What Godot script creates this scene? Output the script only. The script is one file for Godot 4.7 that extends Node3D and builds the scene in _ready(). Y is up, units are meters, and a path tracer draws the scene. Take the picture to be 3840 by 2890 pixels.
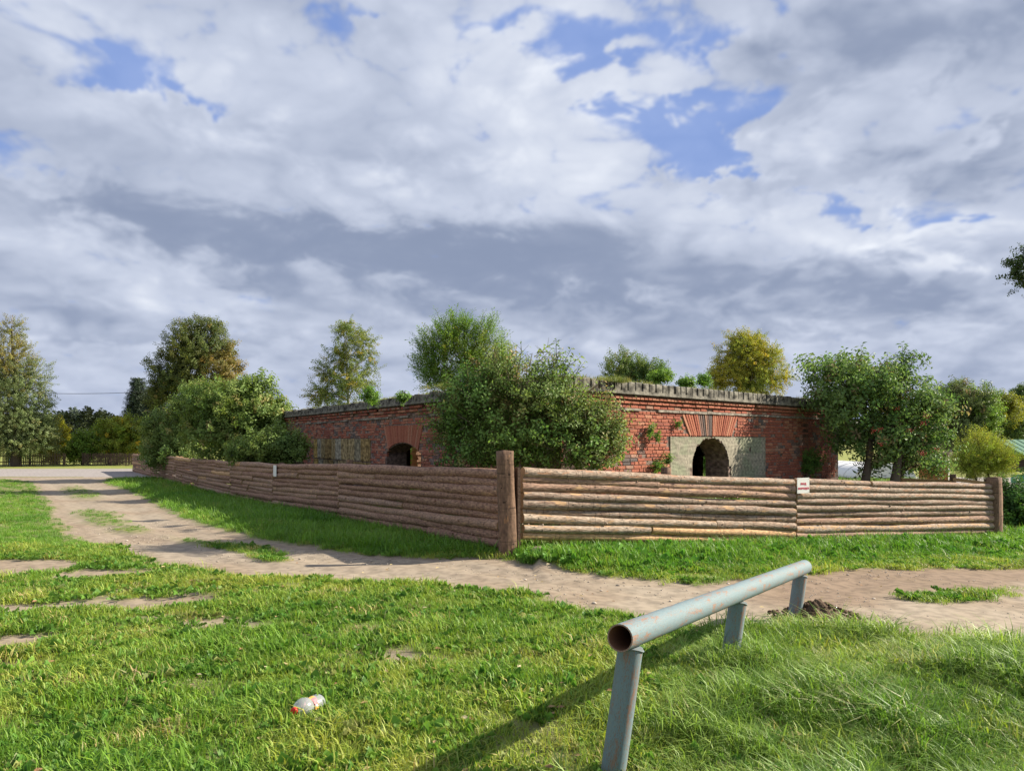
extends Node3D
# A low ruined brick fort behind a log fence, seen over a grassy verge and a dirt track.
# (x, d) are metres to the side of and ahead of the camera's spot; y is up.

const F := 2900.0
const EYE := 1.6

const CLOUD_SHAPES := [
	[-26,23.3,3,0.8,-12,-1,0], [-30.3,23.4,2,0.3,-8,-0.8,0], [-22.9,22.6,1.2,0.5,-20,-0.8,0], [-28.2,23.7,1.6,0.4,-5,-0.7,0], [-12.7,28.8,1.5,0.3,0,-0.9,0], 
	[1.5,29.3,2.4,0.5,0,-0.6,0], [-2.3,29,1.7,0.7,0,-0.45,0], [-4.3,29,1.4,0.4,0,-0.5,0], [5.3,27.7,2.7,0.5,0,-0.85,0], [4.6,25.5,1,1.1,0,-0.75,0], 
	[2.9,27.1,1,1.1,-30,-0.5,0], [11.3,27.3,1.8,0.6,-30,-0.8,0], [16.2,27.1,1.3,0.6,0,-0.6,0], [13.3,26.9,1.6,1.1,0,-0.4,0], [11.3,20.9,2.3,0.9,-15,-1,0], 
	[14.2,19.7,1.9,0.8,-5,-1.2,0], [12.9,22.9,2.6,0.5,4,-0.8,0], [16.5,23,2.8,0.5,5,-0.6,0], [10,21.9,1.7,0.6,0,-0.7,0], [13.3,18.2,0.6,0.9,-20,-0.6,0], 
	[9.6,18.9,1,0.6,0,-0.5,0], [29.7,14.9,1.2,0.2,-5,-0.9,0], [25.1,16.2,2.5,0.3,3,-0.7,0], [22.3,16.1,1.5,0.2,0,-0.6,0], [15.2,21.9,3.2,0.6,0,-0.5,0], 
	[-33.3,23.8,1,1,0,-0.4,0], [-1.6,28.1,2.1,0.8,0,-0.3,0], [26.8,20.9,4.1,0.7,15,-0.2,0], [26.8,24.2,7.1,1.9,5,0.35,-0.75], [32.7,24.2,3.6,1.9,0,0.35,-0.55], 
	[22.6,24.9,3.5,1.6,10,0.35,-0.4], [28.4,18,4.5,0.8,14,0.35,-0.7], [31.5,17,3.2,1.3,0,0.35,-0.5], [-31.1,14.4,5.5,1,-5,0.35,-0.55], [-24.3,14.4,5.7,0.8,-6,0.35,-0.45], 
	[-15.3,14,9.6,1,-3,0.35,-0.75], [-5.3,13.6,8.8,1.3,0,0.35,-0.85], [-13,12.8,6.5,1.3,-12,0.35,-0.4], [1.5,14.3,7.5,1.1,0,0.35,-0.7], [13.3,11.5,11.4,1,-3,0.35,-0.8], 
	[25.4,9.5,8.4,1.2,-3,0.35,-0.7], [8.3,10.4,6.7,0.7,-5,0.35,-0.45], [-16.2,20.8,4.1,1.6,-10,0.35,-0.45], [-24.9,21.2,1.7,0.5,-10,0.35,-0.35], 
	[-26.3,7.7,6.1,0.8,-3,0.35,-0.4], [-19.9,6.8,7.9,0.6,-3,0.35,-0.3], [-30.3,4.7,6.4,0.6,0,0.35,-0.3], [-10.4,9.7,5.3,0.8,-8,0.35,-0.45], [-32.1,9,3.9,0.7,0,0.35,-0.2], 
	[30.8,5.6,5.1,0.5,0,0.35,-0.3], [18,7.5,6.2,0.5,0,0.35,-0.2], [-1.9,10.5,5.5,0.8,-5,0.35,-0.4], [19.6,17.8,3.7,0.6,10,0.35,-0.2], [6.6,8.5,6.8,0.5,0,0.35,-0.25], 
	[30.2,3.6,3.8,0.6,0,0.35,-0.3], [-29.8,2.7,3.9,0.4,0,0.35,-0.1], [24.3,13.8,5.7,1.3,-5,0.15,0.75], [19.6,15.2,2.4,0.9,-20,0.15,0.5], [28.9,12.7,2.9,1,10,0.15,0.6], 
	[26.3,11.8,1.7,0.6,10,0.15,0.5], [29.7,19,1.3,0.2,16,0.15,0.9], [18,19.2,3.7,1,0,0.15,0.55], [15.5,20.6,1,0.4,20,0.15,0.5], [-7,26.5,4.7,1.6,-10,0.15,0.35], 
	[8.3,24.7,4,1.4,0,0.15,0.5], [-29.5,21,3.4,1,-10,0.15,0.45], [-31.1,21.8,2,0.8,-10,0.15,0.4], [-22.3,18.7,3.8,1.1,-5,0.15,0.3], [-3.6,17.9,6.1,1.1,0,0.15,0.45], 
	[-7.7,18.4,2.4,0.9,0,0.15,0.4], [-18.7,10.9,2.8,0.4,-18,0.15,0.6], [-20.8,11.1,2.4,0.6,-15,0.15,0.35], [-21.7,9.3,1.8,0.6,0,0.15,0.5], [-27.7,10.5,3,0.5,-3,0.15,0.35], 
	[26.8,6.9,6,0.5,0,0.15,0.45], [12.6,9.8,8.5,0.5,-2,0.15,0.2], [0.5,23,7.5,2.3,0,0.15,0.35], [-28.5,6.3,3.2,0.4,-3,0.15,0.3], [-13.7,19.4,3.9,0.9,0,0.15,0.35], 
	[4.9,21.2,4.1,1.8,0,0.15,0.35], [30.8,13.9,2,0.7,20,0.15,0.4], [13.3,16.3,4.9,1.2,-5,0.15,0.45], [-15.3,25.4,5.1,1.9,0,0.15,0.2], [-29,5.7,2.6,0.4,0,0.15,0.2], 
	[-2.3,11.2,4.1,0.4,0,0.15,0.2], [-27.1,4.6,5.4,0.4,0,0.15,0.25], [-32.1,11.5,3,0.6,-6,0.15,0.25], [25.4,21.4,3.4,0.5,20,0.15,0.4], [-16.9,8.2,2.5,0.5,0,0.15,0.3], 
	[6.6,13.1,1,0.6,0,0.15,0.2], 
]

# the dirt track, its grass islands and bare patches, in metres (x, d)
const TRACK := [[9.5, 11.6], [7.4, 11.17], [4.06, 10.39], [3.49, 9.81], [2.13, 9.01], [1.08, 9.25], [0.02, 10.13], [-0.16, 10.58], [-0.95, 10.84],
	[-2.04, 11.12], [-4.25, 13.01], [-7.38, 17.45], [-13.34, 27.65], [-20.07, 37.62], [-21.6, 42.6], [-29.0, 42.6], [-23.34, 37.62], [-14.89, 24.74], [-9.45, 16.18],
	[-7.56, 13.35], [-5.98, 11.67], [-4.53, 9.75], [-3.18, 9.08], [-1.26, 8.58], [0.21, 8.01], [0.96, 7.14], [1.2, 6.8], [1.77, 6.51], [2.73, 6.67],
	[2.96, 6.22], [3.92, 5.92], [6.0, 5.2], [9.5, 4.6]]
const ISLANDS := [[-16.5, 29.5, 4.6, 0.55, 2.145], [-9.6, 18.0, 3.4, 0.42, 2.145], [-7.3, 14.9, 0.8, 0.3, 2.145], [-4.6, 12.2, 1.5, 0.26, 2.36], [-3.4, 10.7, 0.6, 0.14, 2.36], [5.2, 8.75, 0.75, 0.2, 0.45], [4.6, 8.5, 0.3, 0.2, 0.4]]
const PATCHES := [[-6.5, 9.8, 1.7, 0.85, 0.1], [-4.9, 9.3, 0.9, 0.4, 0.0], [-4.5, 7.5, 1.7, 0.3, 0.08], [-3.3, 7.8, 0.7, 0.2, 0.0], [-4.0, 6.15, 0.6, 0.3, 0.3], [-3.7, 5.5, 0.6, 0.22, 0.0],
	[-4.5, 9.1, 0.35, 0.12, 0.0], [-3.3, 7.9, 0.4, 0.12, 0.1], [-0.97, 4.05, 0.2, 0.1, 0.0], [-0.45, 4.88, 0.13, 0.1, 0.0], [0.35, 10.45, 0.45, 0.14, 0.0], [3.5, 5.1, 0.4, 0.2, 0.3], [2.75, 7.15, 0.5, 0.25, 0.2],
	[-1.75, 5.4, 0.15, 0.06, 0.0], [1.9, 9.35, 0.3, 0.12, 0.0], [-2.5, 4.6, 0.25, 0.08, 0.2], [0.2, 5.7, 0.3, 0.08, 0.0], [-1.6, 7.2, 0.5, 0.1, 0.1]]

var rng := RandomNumberGenerator.new()
var n_big := FastNoiseLite.new()
var n_mid := FastNoiseLite.new()
var n_fine := FastNoiseLite.new()
var taken := {}
var sky_rows := []
var shape_map: PackedFloat32Array
var n_cloud := FastNoiseLite.new()
var n_cloud2 := FastNoiseLite.new()
var n_warp := FastNoiseLite.new()
var n_puff := FastNoiseLite.new()
const SKY_W := 3072
const SKY_H := 1536
const MAP_W := 1024
const MAP_H := 512


class MB:
	var v := PackedVector3Array()
	var n := PackedVector3Array()
	var t := PackedVector2Array()
	var c := PackedColorArray()
	var i := PackedInt32Array()
	var col := Color.WHITE

	func vert(p: Vector3, nn: Vector3, uv := Vector2.ZERO) -> int:
		v.append(p)
		n.append(nn)
		t.append(uv)
		c.append(col)
		return v.size() - 1

	func quad(a: Vector3, b: Vector3, cc: Vector3, d: Vector3, scale := 1.0) -> void:
		var nn := (d - a).cross(b - a).normalized()
		if nn == Vector3.ZERO:
			nn = (d - cc).cross(b - cc).normalized() * -1.0
		var w := (b - a).length() * scale
		var h := (d - a).length() * scale
		var k := vert(a, nn, Vector2(0, 0))
		vert(b, nn, Vector2(w, 0))
		vert(cc, nn, Vector2(w, h))
		vert(d, nn, Vector2(0, h))
		i.append_array(PackedInt32Array([k, k + 1, k + 2, k, k + 2, k + 3]))

	func tri(a: Vector3, b: Vector3, cc: Vector3) -> void:
		var nn := (cc - a).cross(b - a).normalized()
		var k := vert(a, nn, Vector2(0, 0))
		vert(b, nn, Vector2(1, 0))
		vert(cc, nn, Vector2(0.5, 1))
		i.append_array(PackedInt32Array([k, k + 1, k + 2]))

	func box(lo: Vector3, hi: Vector3) -> void:
		var p := func(a: int, b: int, cc: int) -> Vector3: return Vector3(hi.x if a else lo.x, hi.y if b else lo.y, hi.z if cc else lo.z)
		quad(p.call(0, 1, 1), p.call(1, 1, 1), p.call(1, 0, 1), p.call(0, 0, 1))
		quad(p.call(1, 1, 0), p.call(0, 1, 0), p.call(0, 0, 0), p.call(1, 0, 0))
		quad(p.call(1, 1, 1), p.call(1, 1, 0), p.call(1, 0, 0), p.call(1, 0, 1))
		quad(p.call(0, 1, 0), p.call(0, 1, 1), p.call(0, 0, 1), p.call(0, 0, 0))
		quad(p.call(0, 1, 0), p.call(1, 1, 0), p.call(1, 1, 1), p.call(0, 1, 1))
		quad(p.call(0, 0, 1), p.call(1, 0, 1), p.call(1, 0, 0), p.call(0, 0, 0))

	# a tube through pts; caps are fans
	func tube(pts: Array, radii: Array, sides := 8, cap := true, uv_along := 1.0) -> void:
		var first := v.size()
		var up := Vector3.UP
		var dir0: Vector3 = (pts[1] - pts[0]).normalized()
		if absf(dir0.dot(up)) > 0.9:
			up = Vector3.RIGHT
		var side := dir0.cross(up).normalized()
		var along := 0.0
		for k in pts.size():
			var a: Vector3 = pts[maxi(k - 1, 0)]
			var b: Vector3 = pts[mini(k + 1, pts.size() - 1)]
			var dir := (b - a).normalized()
			side = (side - dir * side.dot(dir)).normalized()
			var other := dir.cross(side)
			if k > 0:
				along += (pts[k] - pts[k - 1]).length()
			for j in sides + 1:
				var an := TAU * j / sides
				var nn := side * cos(an) + other * sin(an)
				vert(pts[k] + nn * radii[k], nn, Vector2(float(j) / sides, along * uv_along))
		for k in pts.size() - 1:
			for j in sides:
				var q := first + k * (sides + 1) + j
				i.append_array(PackedInt32Array([q, q + sides + 1, q + 1, q + 1, q + sides + 1, q + sides + 2]))
		if cap:
			for e in 2:
				var k: int = 0 if e == 0 else pts.size() - 1
				var dir: Vector3 = (pts[0] - pts[1]).normalized() if e == 0 else (pts[k] - pts[k - 1]).normalized()
				var m := vert(pts[k], dir, Vector2(0.5, 0.5))
				for j in sides + 1:
					vert(v[first + k * (sides + 1) + j], dir, Vector2(0.5 + 0.5 * cos(TAU * j / sides), 0.5 + 0.5 * sin(TAU * j / sides)))
				for j in sides:
					if e == 0:
						i.append_array(PackedInt32Array([m, m + 1 + j, m + 2 + j]))
					else:
						i.append_array(PackedInt32Array([m, m + 2 + j, m + 1 + j]))

	func arrays() -> Array:
		var a := []
		a.resize(Mesh.ARRAY_MAX)
		a[Mesh.ARRAY_VERTEX] = v
		a[Mesh.ARRAY_NORMAL] = n
		a[Mesh.ARRAY_TEX_UV] = t
		a[Mesh.ARRAY_COLOR] = c
		a[Mesh.ARRAY_INDEX] = i
		return a

	func mesh(into: ArrayMesh = null) -> ArrayMesh:
		var m := into if into else ArrayMesh.new()
		m.add_surface_from_arrays(Mesh.PRIMITIVE_TRIANGLES, arrays())
		return m


# ---------------------------------------------------------------- naming
func numbered(called: String) -> String:
	if not taken.has(called):
		taken[called] = 0
		return called
	taken[called] += 1
	return "%s_%03d" % [called, taken[called]]


func tag(o: Node, label: String, category: String, group := "", kind := "") -> void:
	o.set_meta("label", label)
	o.set_meta("category", category)
	if group:
		o.set_meta("group", group)
	if kind:
		o.set_meta("kind", kind)


func thing(called: String, where: Vector3, label: String, category: String, group := "") -> Node3D:
	var o := Node3D.new()
	o.name = numbered(called)
	add_child(o)
	o.position = where
	tag(o, label, category, group)
	return o


func part(called: String, m: Mesh, mat: Material, parent: Node) -> MeshInstance3D:
	var o := MeshInstance3D.new()
	o.name = numbered(called) if parent == self else called
	o.mesh = m
	if mat:
		o.material_override = mat
	parent.add_child(o, true)
	return o


func structure(called: String, m: Mesh, mat: Material) -> MeshInstance3D:
	var o := part(called, m, mat, self)
	o.set_meta("kind", "structure")
	return o


func scatter(called: String, m: Mesh, mat: Material, xf: Array, cols: Array, parent: Node, stuff := true) -> MultiMeshInstance3D:
	var mm := MultiMesh.new()
	mm.transform_format = MultiMesh.TRANSFORM_3D
	mm.use_colors = true
	mm.mesh = m
	mm.instance_count = xf.size()
	var buf := PackedFloat32Array()
	buf.resize(xf.size() * 16)
	var k := 0
	for j in xf.size():
		var t: Transform3D = xf[j]
		var b := t.basis
		buf[k] = b.x.x; buf[k + 1] = b.y.x; buf[k + 2] = b.z.x; buf[k + 3] = t.origin.x
		buf[k + 4] = b.x.y; buf[k + 5] = b.y.y; buf[k + 6] = b.z.y; buf[k + 7] = t.origin.y
		buf[k + 8] = b.x.z; buf[k + 9] = b.y.z; buf[k + 10] = b.z.z; buf[k + 11] = t.origin.z
		var q: Color = cols[j]
		buf[k + 12] = q.r; buf[k + 13] = q.g; buf[k + 14] = q.b; buf[k + 15] = 1.0
		k += 16
	mm.buffer = buf
	var o := MultiMeshInstance3D.new()
	o.name = numbered(called) if parent == self else called
	o.multimesh = mm
	o.material_override = mat
	parent.add_child(o, true)
	if stuff:
		o.set_meta("kind", "stuff")
	return o


# ---------------------------------------------------------------- helpers
func at(px: float, py: float, d: float) -> Vector3:
	return Vector3((px - 1920.0) / F * d, EYE + (1650.0 - py) / F * d, -d)


func rnd(a := 0.0, b := 1.0) -> float:
	return rng.randf_range(a, b)


func lin(r: float, g: float, b: float) -> Color:
	return Color(r, g, b).linear_to_srgb()


func mat(albedo: Color, rough := 0.9, tex: Texture2D = null, vertex := false) -> StandardMaterial3D:
	var m := StandardMaterial3D.new()
	m.albedo_color = albedo.linear_to_srgb()
	m.roughness = rough
	m.metallic_specular = 0.3
	if tex:
		m.albedo_texture = tex
	m.vertex_color_use_as_albedo = vertex
	return m


func foliage_mat(through: float, rough := 0.55) -> StandardMaterial3D:
	var m := mat(Color(1, 1, 1), rough, null, true)
	m.metallic_specular = 0.4
	m.backlight_enabled = true
	m.backlight = lin(through, through, through * 0.6)
	m.cull_mode = BaseMaterial3D.CULL_DISABLED
	return m


func interp(x: float, xs: Array, ys: Array) -> float:
	if x <= xs[0]:
		return ys[0]
	for k in xs.size() - 1:
		if x < xs[k + 1]:
			return lerpf(ys[k], ys[k + 1], (x - xs[k]) / (xs[k + 1] - xs[k]))
	return ys[-1]


func inside_edges(x: float, d: float) -> Vector2:   # how far inside the long fence and the short fence
	return Vector2((x + 0.05) * 0.85 + (d - 10.8) * 0.527, (x + 0.05) * -0.4606 + (d - 10.8) * 0.8875)


func ground_y(x: float, d: float) -> float:
	var y := interp(d, [0.0, 10.0, 21.0, 28.0, 50.0, 120.0], [0.0, 0.0, -0.25, -0.38, -0.45, -0.6])
	y -= 0.028 * clampf(x, 0.0, 12.0) * smoothstep(2.0, 9.0, d)
	if d > 10.0 and d < 45.0:
		var e := inside_edges(x, d)
		if e.x > 0.0 and e.y > 0.0:
			var rise := smoothstep(0.5, 4.5, e.y) * smoothstep(0.4, 3.5, e.x) * (0.2 + 0.6 * smoothstep(0.0, 5.0, x))
			y += rise * (1.0 - smoothstep(26.0, 40.0, d)) * (1.0 - smoothstep(9.0, 11.5, x - 0.45 * (d - 16.0)))
	if d < 14.0:
		y += 0.16 * exp(-((x - 3.0) * (x - 3.0) / 2.2 + (d - 5.0) * (d - 5.0) / 1.6)) - 0.05 * exp(-((x - 0.5) * (x - 0.5) + (d - 3.5) * (d - 3.5)) / 0.6)
		var verge := absf(inside_edges(x, d).y + 0.9)
		if x > 0.3:
			y += 0.07 * exp(-verge * verge * 3.0)
		y += 0.022 * n_mid.get_noise_2d(x * 7.0, d * 7.0)
	return y


func ellipse_mask(list: Array, x: float, d: float) -> float:
	var best := -1.0
	for e in list:
		var dx: float = x - e[0]
		var dz: float = d - e[1]
		var big: float = maxf(e[2], e[3]) * 1.6
		if absf(dx) > big or absf(dz) > big:
			continue
		var u: float = (dx * cos(e[4]) + dz * sin(e[4])) / e[2]
		var w: float = (-dx * sin(e[4]) + dz * cos(e[4])) / e[3]
		best = maxf(best, 1.0 - sqrt(u * u + w * w))
	return best


func track_distance(x: float, d: float) -> float:   # positive inside the track, metres
	if x < -32.0 or x > 10.0 or d < 4.0 or d > 46.0:
		return -5.0
	var inside := false
	var best := 1e9
	var k := TRACK.size() - 1
	for j in TRACK.size():
		var ax: float = TRACK[j][0]
		var ad: float = TRACK[j][1]
		var bx: float = TRACK[k][0]
		var bd: float = TRACK[k][1]
		if (ad > d) != (bd > d) and x < (bx - ax) * (d - ad) / (bd - ad) + ax:
			inside = not inside
		var ex := bx - ax
		var ed := bd - ad
		var t := clampf(((x - ax) * ex + (d - ad) * ed) / (ex * ex + ed * ed), 0.0, 1.0)
		var qx := x - ax - ex * t
		var qd := d - ad - ed * t
		best = minf(best, qx * qx + qd * qd)
		k = j
	return sqrt(best) if inside else -sqrt(best)


# how bare the soil is: 1 in the middle of the track, 0 in full grass
func bare(x: float, d: float) -> float:
	var wob := 0.24 * n_mid.get_noise_2d(x * 14.0, d * 14.0) + 0.16 * n_mid.get_noise_2d(x * 50.0, d * 50.0)
	var t := track_distance(x, d) + wob
	var b := smoothstep(-0.12, 0.12, t)
	b *= 1.0 - 0.92 * smoothstep(-0.45, 0.6, ellipse_mask(ISLANDS, x, d) + wob * 1.6)
	b = maxf(b, smoothstep(-0.15, 0.45, ellipse_mask(PATCHES, x, d) + wob * 1.5))
	if d < 10.5 and x < 1.5:
		b = maxf(b, 0.85 * smoothstep(0.22, 0.5, n_big.get_noise_2d(x * 12.0 + 40.0, d * 26.0)))
	return b


func noise_image(w: int, h: int, lo: float, hi: float, freq: float, octaves: int, seed_: int, stretch := 1.0) -> Image:
	var f := FastNoiseLite.new()
	f.seed = seed_
	f.frequency = freq
	f.fractal_octaves = octaves
	f.noise_type = FastNoiseLite.TYPE_SIMPLEX_SMOOTH
	var im := f.get_seamless_image(w, h, false, false, 0.15, true)
	im.convert(Image.FORMAT_RGB8)
	var dat := im.get_data()
	for k in dat.size():
		dat[k] = int(clampf(lerpf(lo, hi, dat[k] / 255.0), 0.0, 1.0) * 255.0)
	return Image.create_from_data(w, h, false, Image.FORMAT_RGB8, dat)


# ---------------------------------------------------------------- sky
func sky_row(row: int) -> void:
	var out := PackedFloat32Array()
	out.resize(SKY_W * 3)
	var el := PI * (0.5 - (row + 0.5) / SKY_H)
	var e := sin(el)
	var ce := cos(el)
	if e < -0.02:
		for k in SKY_W:
			out[k * 3] = 0.11; out[k * 3 + 1] = 0.12; out[k * 3 + 2] = 0.09
		sky_rows[row] = out
		return
	var up := maxf(e, 0.0)
	var haze := exp(-up * 18.0)
	var blue := Color(0.085, 0.165, 0.42).lerp(Color(0.20, 0.29, 0.50), exp(-up * 3.5))
	for k in SKY_W:
		var az := TAU * ((k + 0.5) / SKY_W - 0.5)
		var dx := sin(az) * ce
		var dz := cos(az) * ce
		var s := 1.0 / (up + 0.22)
		var px := dx * s
		var pz := dz * s
		var wx := n_warp.get_noise_2d(px, pz)
		var wz := n_warp.get_noise_2d(px + 31.0, pz - 17.0)
		px += wx * 0.10
		pz += wz * 0.10
		var f := n_cloud.get_noise_2d(px, pz)
		var g := n_cloud.get_noise_2d(px + 0.10, pz - 0.03)
		var fine := n_cloud2.get_noise_2d(px, pz)
		var puff := -n_puff.get_noise_3d(dx * 1.9 + wx * 0.06, up * 3.6 + wz * 0.06, dz * 1.9)
		# broad shapes of this sky, with their edges broken up by the same noise
		var mx := ((k + 0.5) / SKY_W + (wx * 0.010 + fine * 0.014)) * MAP_W - 0.5
		var my := ((row + 0.5) / SKY_H + (wz * 0.008 + fine * 0.014)) * MAP_H - 0.5
		var ix := clampi(int(mx), 0, MAP_W - 2)
		var iy := clampi(int(my), 0, MAP_H - 2)
		var tx := mx - ix
		var ty := my - iy
		var q := (iy * MAP_W + ix) * 2
		var q2 := q + MAP_W * 2
		var den := lerpf(lerpf(shape_map[q], shape_map[q + 2], tx), lerpf(shape_map[q2], shape_map[q2 + 2], tx), ty)
		var bri := lerpf(lerpf(shape_map[q + 1], shape_map[q + 3], tx), lerpf(shape_map[q2 + 1], shape_map[q2 + 3], tx), ty)
		var dd := 0.60 + 0.28 * f + 0.50 * fine + 0.42 * puff + den * 0.52
		var cov := 0.22 + 0.78 * smoothstep(-0.1, 0.34, dd)
		var b := 0.46 + 0.31 * bri + 0.42 * (f - g) - 0.10 * f + 0.15 * fine + 0.25 * puff
		b += 0.12 * (1.0 - smoothstep(0.2, 0.8, dd))
		b = 0.08 * exp((b - 0.08) * 6.0) if b < 0.08 else minf(b, 1.15)
		var c: Color
		if b < 0.55:
			c = Color(0.16, 0.195, 0.28).lerp(Color(0.36, 0.395, 0.48), b / 0.55)
		else:
			c = Color(0.36, 0.395, 0.48).lerp(Color(0.64, 0.66, 0.69), (b - 0.55) / 0.6)
		c = blue.lerp(c, cov)
		c = c.lerp(Color(0.30, 0.345, 0.47), haze * 0.55)
		out[k * 3] = c.r
		out[k * 3 + 1] = c.g
		out[k * 3 + 2] = c.b
	sky_rows[row] = out


func make_sky() -> Sky:
	n_cloud.seed = 11
	n_cloud.frequency = 1.3
	n_cloud.fractal_octaves = 5
	n_cloud.fractal_gain = 0.48
	n_cloud2.seed = 23
	n_cloud2.frequency = 4.0
	n_cloud2.fractal_octaves = 5
	n_cloud2.fractal_gain = 0.62
	n_puff.seed = 31
	n_puff.frequency = 4.6
	n_puff.fractal_type = FastNoiseLite.FRACTAL_RIDGED
	n_puff.fractal_octaves = 5
	n_puff.fractal_gain = 0.5
	n_warp.seed = 5
	n_warp.frequency = 1.6
	n_warp.fractal_octaves = 3
	shape_map = PackedFloat32Array()
	shape_map.resize(MAP_W * MAP_H * 2)
	for sh in CLOUD_SHAPES:
		var cx: float = (sh[0] / 360.0 + 0.5) * MAP_W
		var cy: float = (0.5 - sh[1] / 180.0) * MAP_H
		var rx: float = sh[2] / 360.0 * MAP_W * 1.45
		var ry: float = maxf(sh[3], 0.45) / 180.0 * MAP_H * 1.6
		var ca := cos(deg_to_rad(-sh[4]))
		var sa := sin(deg_to_rad(-sh[4]))
		var r := int(maxf(rx, ry) * 2.4) + 2
		for y in range(maxi(int(cy) - r, 0), mini(int(cy) + r, MAP_H - 1)):
			for x in range(maxi(int(cx) - r, 0), mini(int(cx) + r, MAP_W - 1)):
				var u := ((x - cx) * ca + (y - cy) * sa) / rx
				var w := (-(x - cx) * sa + (y - cy) * ca) / ry
				var a := exp(-(u * u + w * w))
				var q := (y * MAP_W + x) * 2
				shape_map[q] += sh[5] * a
				shape_map[q + 1] += sh[6] * a
	sky_rows.resize(SKY_H)
	var job := WorkerThreadPool.add_group_task(sky_row, SKY_H)
	WorkerThreadPool.wait_for_group_task_completion(job)
	var bytes := PackedByteArray()
	for row in SKY_H:
		var line: PackedFloat32Array = sky_rows[row]   # the panorama's edge, not its middle, lies straight ahead
		bytes.append_array((line.slice(SKY_W / 2 * 3) + line.slice(0, SKY_W / 2 * 3)).to_byte_array())
	sky_rows.clear()
	var im := Image.create_from_data(SKY_W, SKY_H, false, Image.FORMAT_RGBF, bytes)
	var pm := PanoramaSkyMaterial.new()
	pm.panorama = ImageTexture.create_from_image(im)
	pm.energy_multiplier = 0.76
	var sky := Sky.new()
	sky.sky_material = pm
	return sky


# ---------------------------------------------------------------- textures
func bark_texture(seed_: int, base: Color, other: Color, wood: Color, peel: float, rough: float) -> Array:
	var w := 256    # around
	var h := 768    # along
	var a := FastNoiseLite.new()
	a.seed = seed_
	a.frequency = 1.0
	a.fractal_octaves = 4
	var bytes := PackedByteArray()
	bytes.resize(w * h * 3)
	var high := PackedByteArray()
	high.resize(w * h)
	var knots := []
	var r := RandomNumberGenerator.new()
	r.seed = seed_ * 77 + 3
	for k in 26:
		knots.append([r.randf() * w, r.randf() * h, r.randf_range(3.0, 8.0)])
	var k3 := 0
	for y in h:
		for x in w:
			var th := TAU * x / w
			var cx := cos(th)
			var sx := sin(th)
			var v := y / 256.0
			var coarse := a.get_noise_3d(cx * 0.8, sx * 0.8, v * 1.6)
			var flake := a.get_noise_3d(cx * 3.0 + 9.0, sx * 3.0, v * 5.0)
			var ring := smoothstep(0.42, 0.5, a.get_noise_2d(v * 14.0, seed_ * 3.0 + cx * 0.12))
			var streak := a.get_noise_3d(cx * 7.0, sx * 7.0 + 5.0, v * 2.2 + 40.0)
			var c := base.lerp(other, clampf(0.5 + 1.1 * coarse + 0.9 * streak, 0.0, 1.0))
			c = c * (0.97 + 0.75 * rough * flake) * (1.0 - 0.3 * ring)
			var hh := 0.55 + 0.5 * flake
			var strip := a.get_noise_3d(cx * 0.7 + 70.0, sx * 0.7, v * 1.1 + 20.0) + 0.22 * flake
			var bald := smoothstep(peel, peel + 0.035, strip)
			if bald > 0.0:
				c = c.lerp(wood * (0.9 + 0.35 * streak), bald)
				hh = lerpf(hh, 0.3 + 0.08 * streak, bald)
			bytes[k3 * 3] = int(clampf(c.r, 0.0, 1.0) * 255)
			bytes[k3 * 3 + 1] = int(clampf(c.g, 0.0, 1.0) * 255)
			bytes[k3 * 3 + 2] = int(clampf(c.b, 0.0, 1.0) * 255)
			high[k3] = int(clampf(hh, 0.0, 1.0) * 255)
			k3 += 1
	for kn in knots:
		for y in range(int(kn[1]) - 10, int(kn[1]) + 10):
			for x in range(int(kn[0]) - 10, int(kn[0]) + 10):
				var rr: float = Vector2(x - kn[0], (y - kn[1]) * 0.8).length() / kn[2]
				if rr < 1.0:
					var q := (posmod(y, h) * w + posmod(x, w))
					for ch in 3:
						bytes[q * 3 + ch] = int(bytes[q * 3 + ch] * lerpf(0.42, 1.0, rr * rr))
	var ca := Image.create_from_data(w, h, false, Image.FORMAT_RGB8, bytes)
	var ch2 := Image.create_from_data(w, h, false, Image.FORMAT_L8, high)
	return [ImageTexture.create_from_image(ca), ImageTexture.create_from_image(ch2)]


func bark_mat(seed_: int, base: Color, other: Color, wood: Color, peel: float, rough := 0.5) -> StandardMaterial3D:
	var t := bark_texture(seed_, base.linear_to_srgb(), other.linear_to_srgb(), wood.linear_to_srgb(), peel, rough)
	var m := mat(Color(1, 1, 1), 0.85, t[0])
	m.heightmap_enabled = true
	m.heightmap_texture = t[1]
	m.heightmap_scale = 0.7 * rough
	return m


func rough_mat(albedo: Color, tex: Texture2D, scale: float, bump: float, rough := 0.92, vertex := false) -> StandardMaterial3D:
	var m := mat(albedo, rough, tex, vertex)
	m.uv1_triplanar = true
	m.uv1_world_triplanar = true
	m.uv1_scale = Vector3.ONE * scale
	m.heightmap_enabled = true
	m.heightmap_texture = tex
	m.heightmap_scale = bump
	return m


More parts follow.
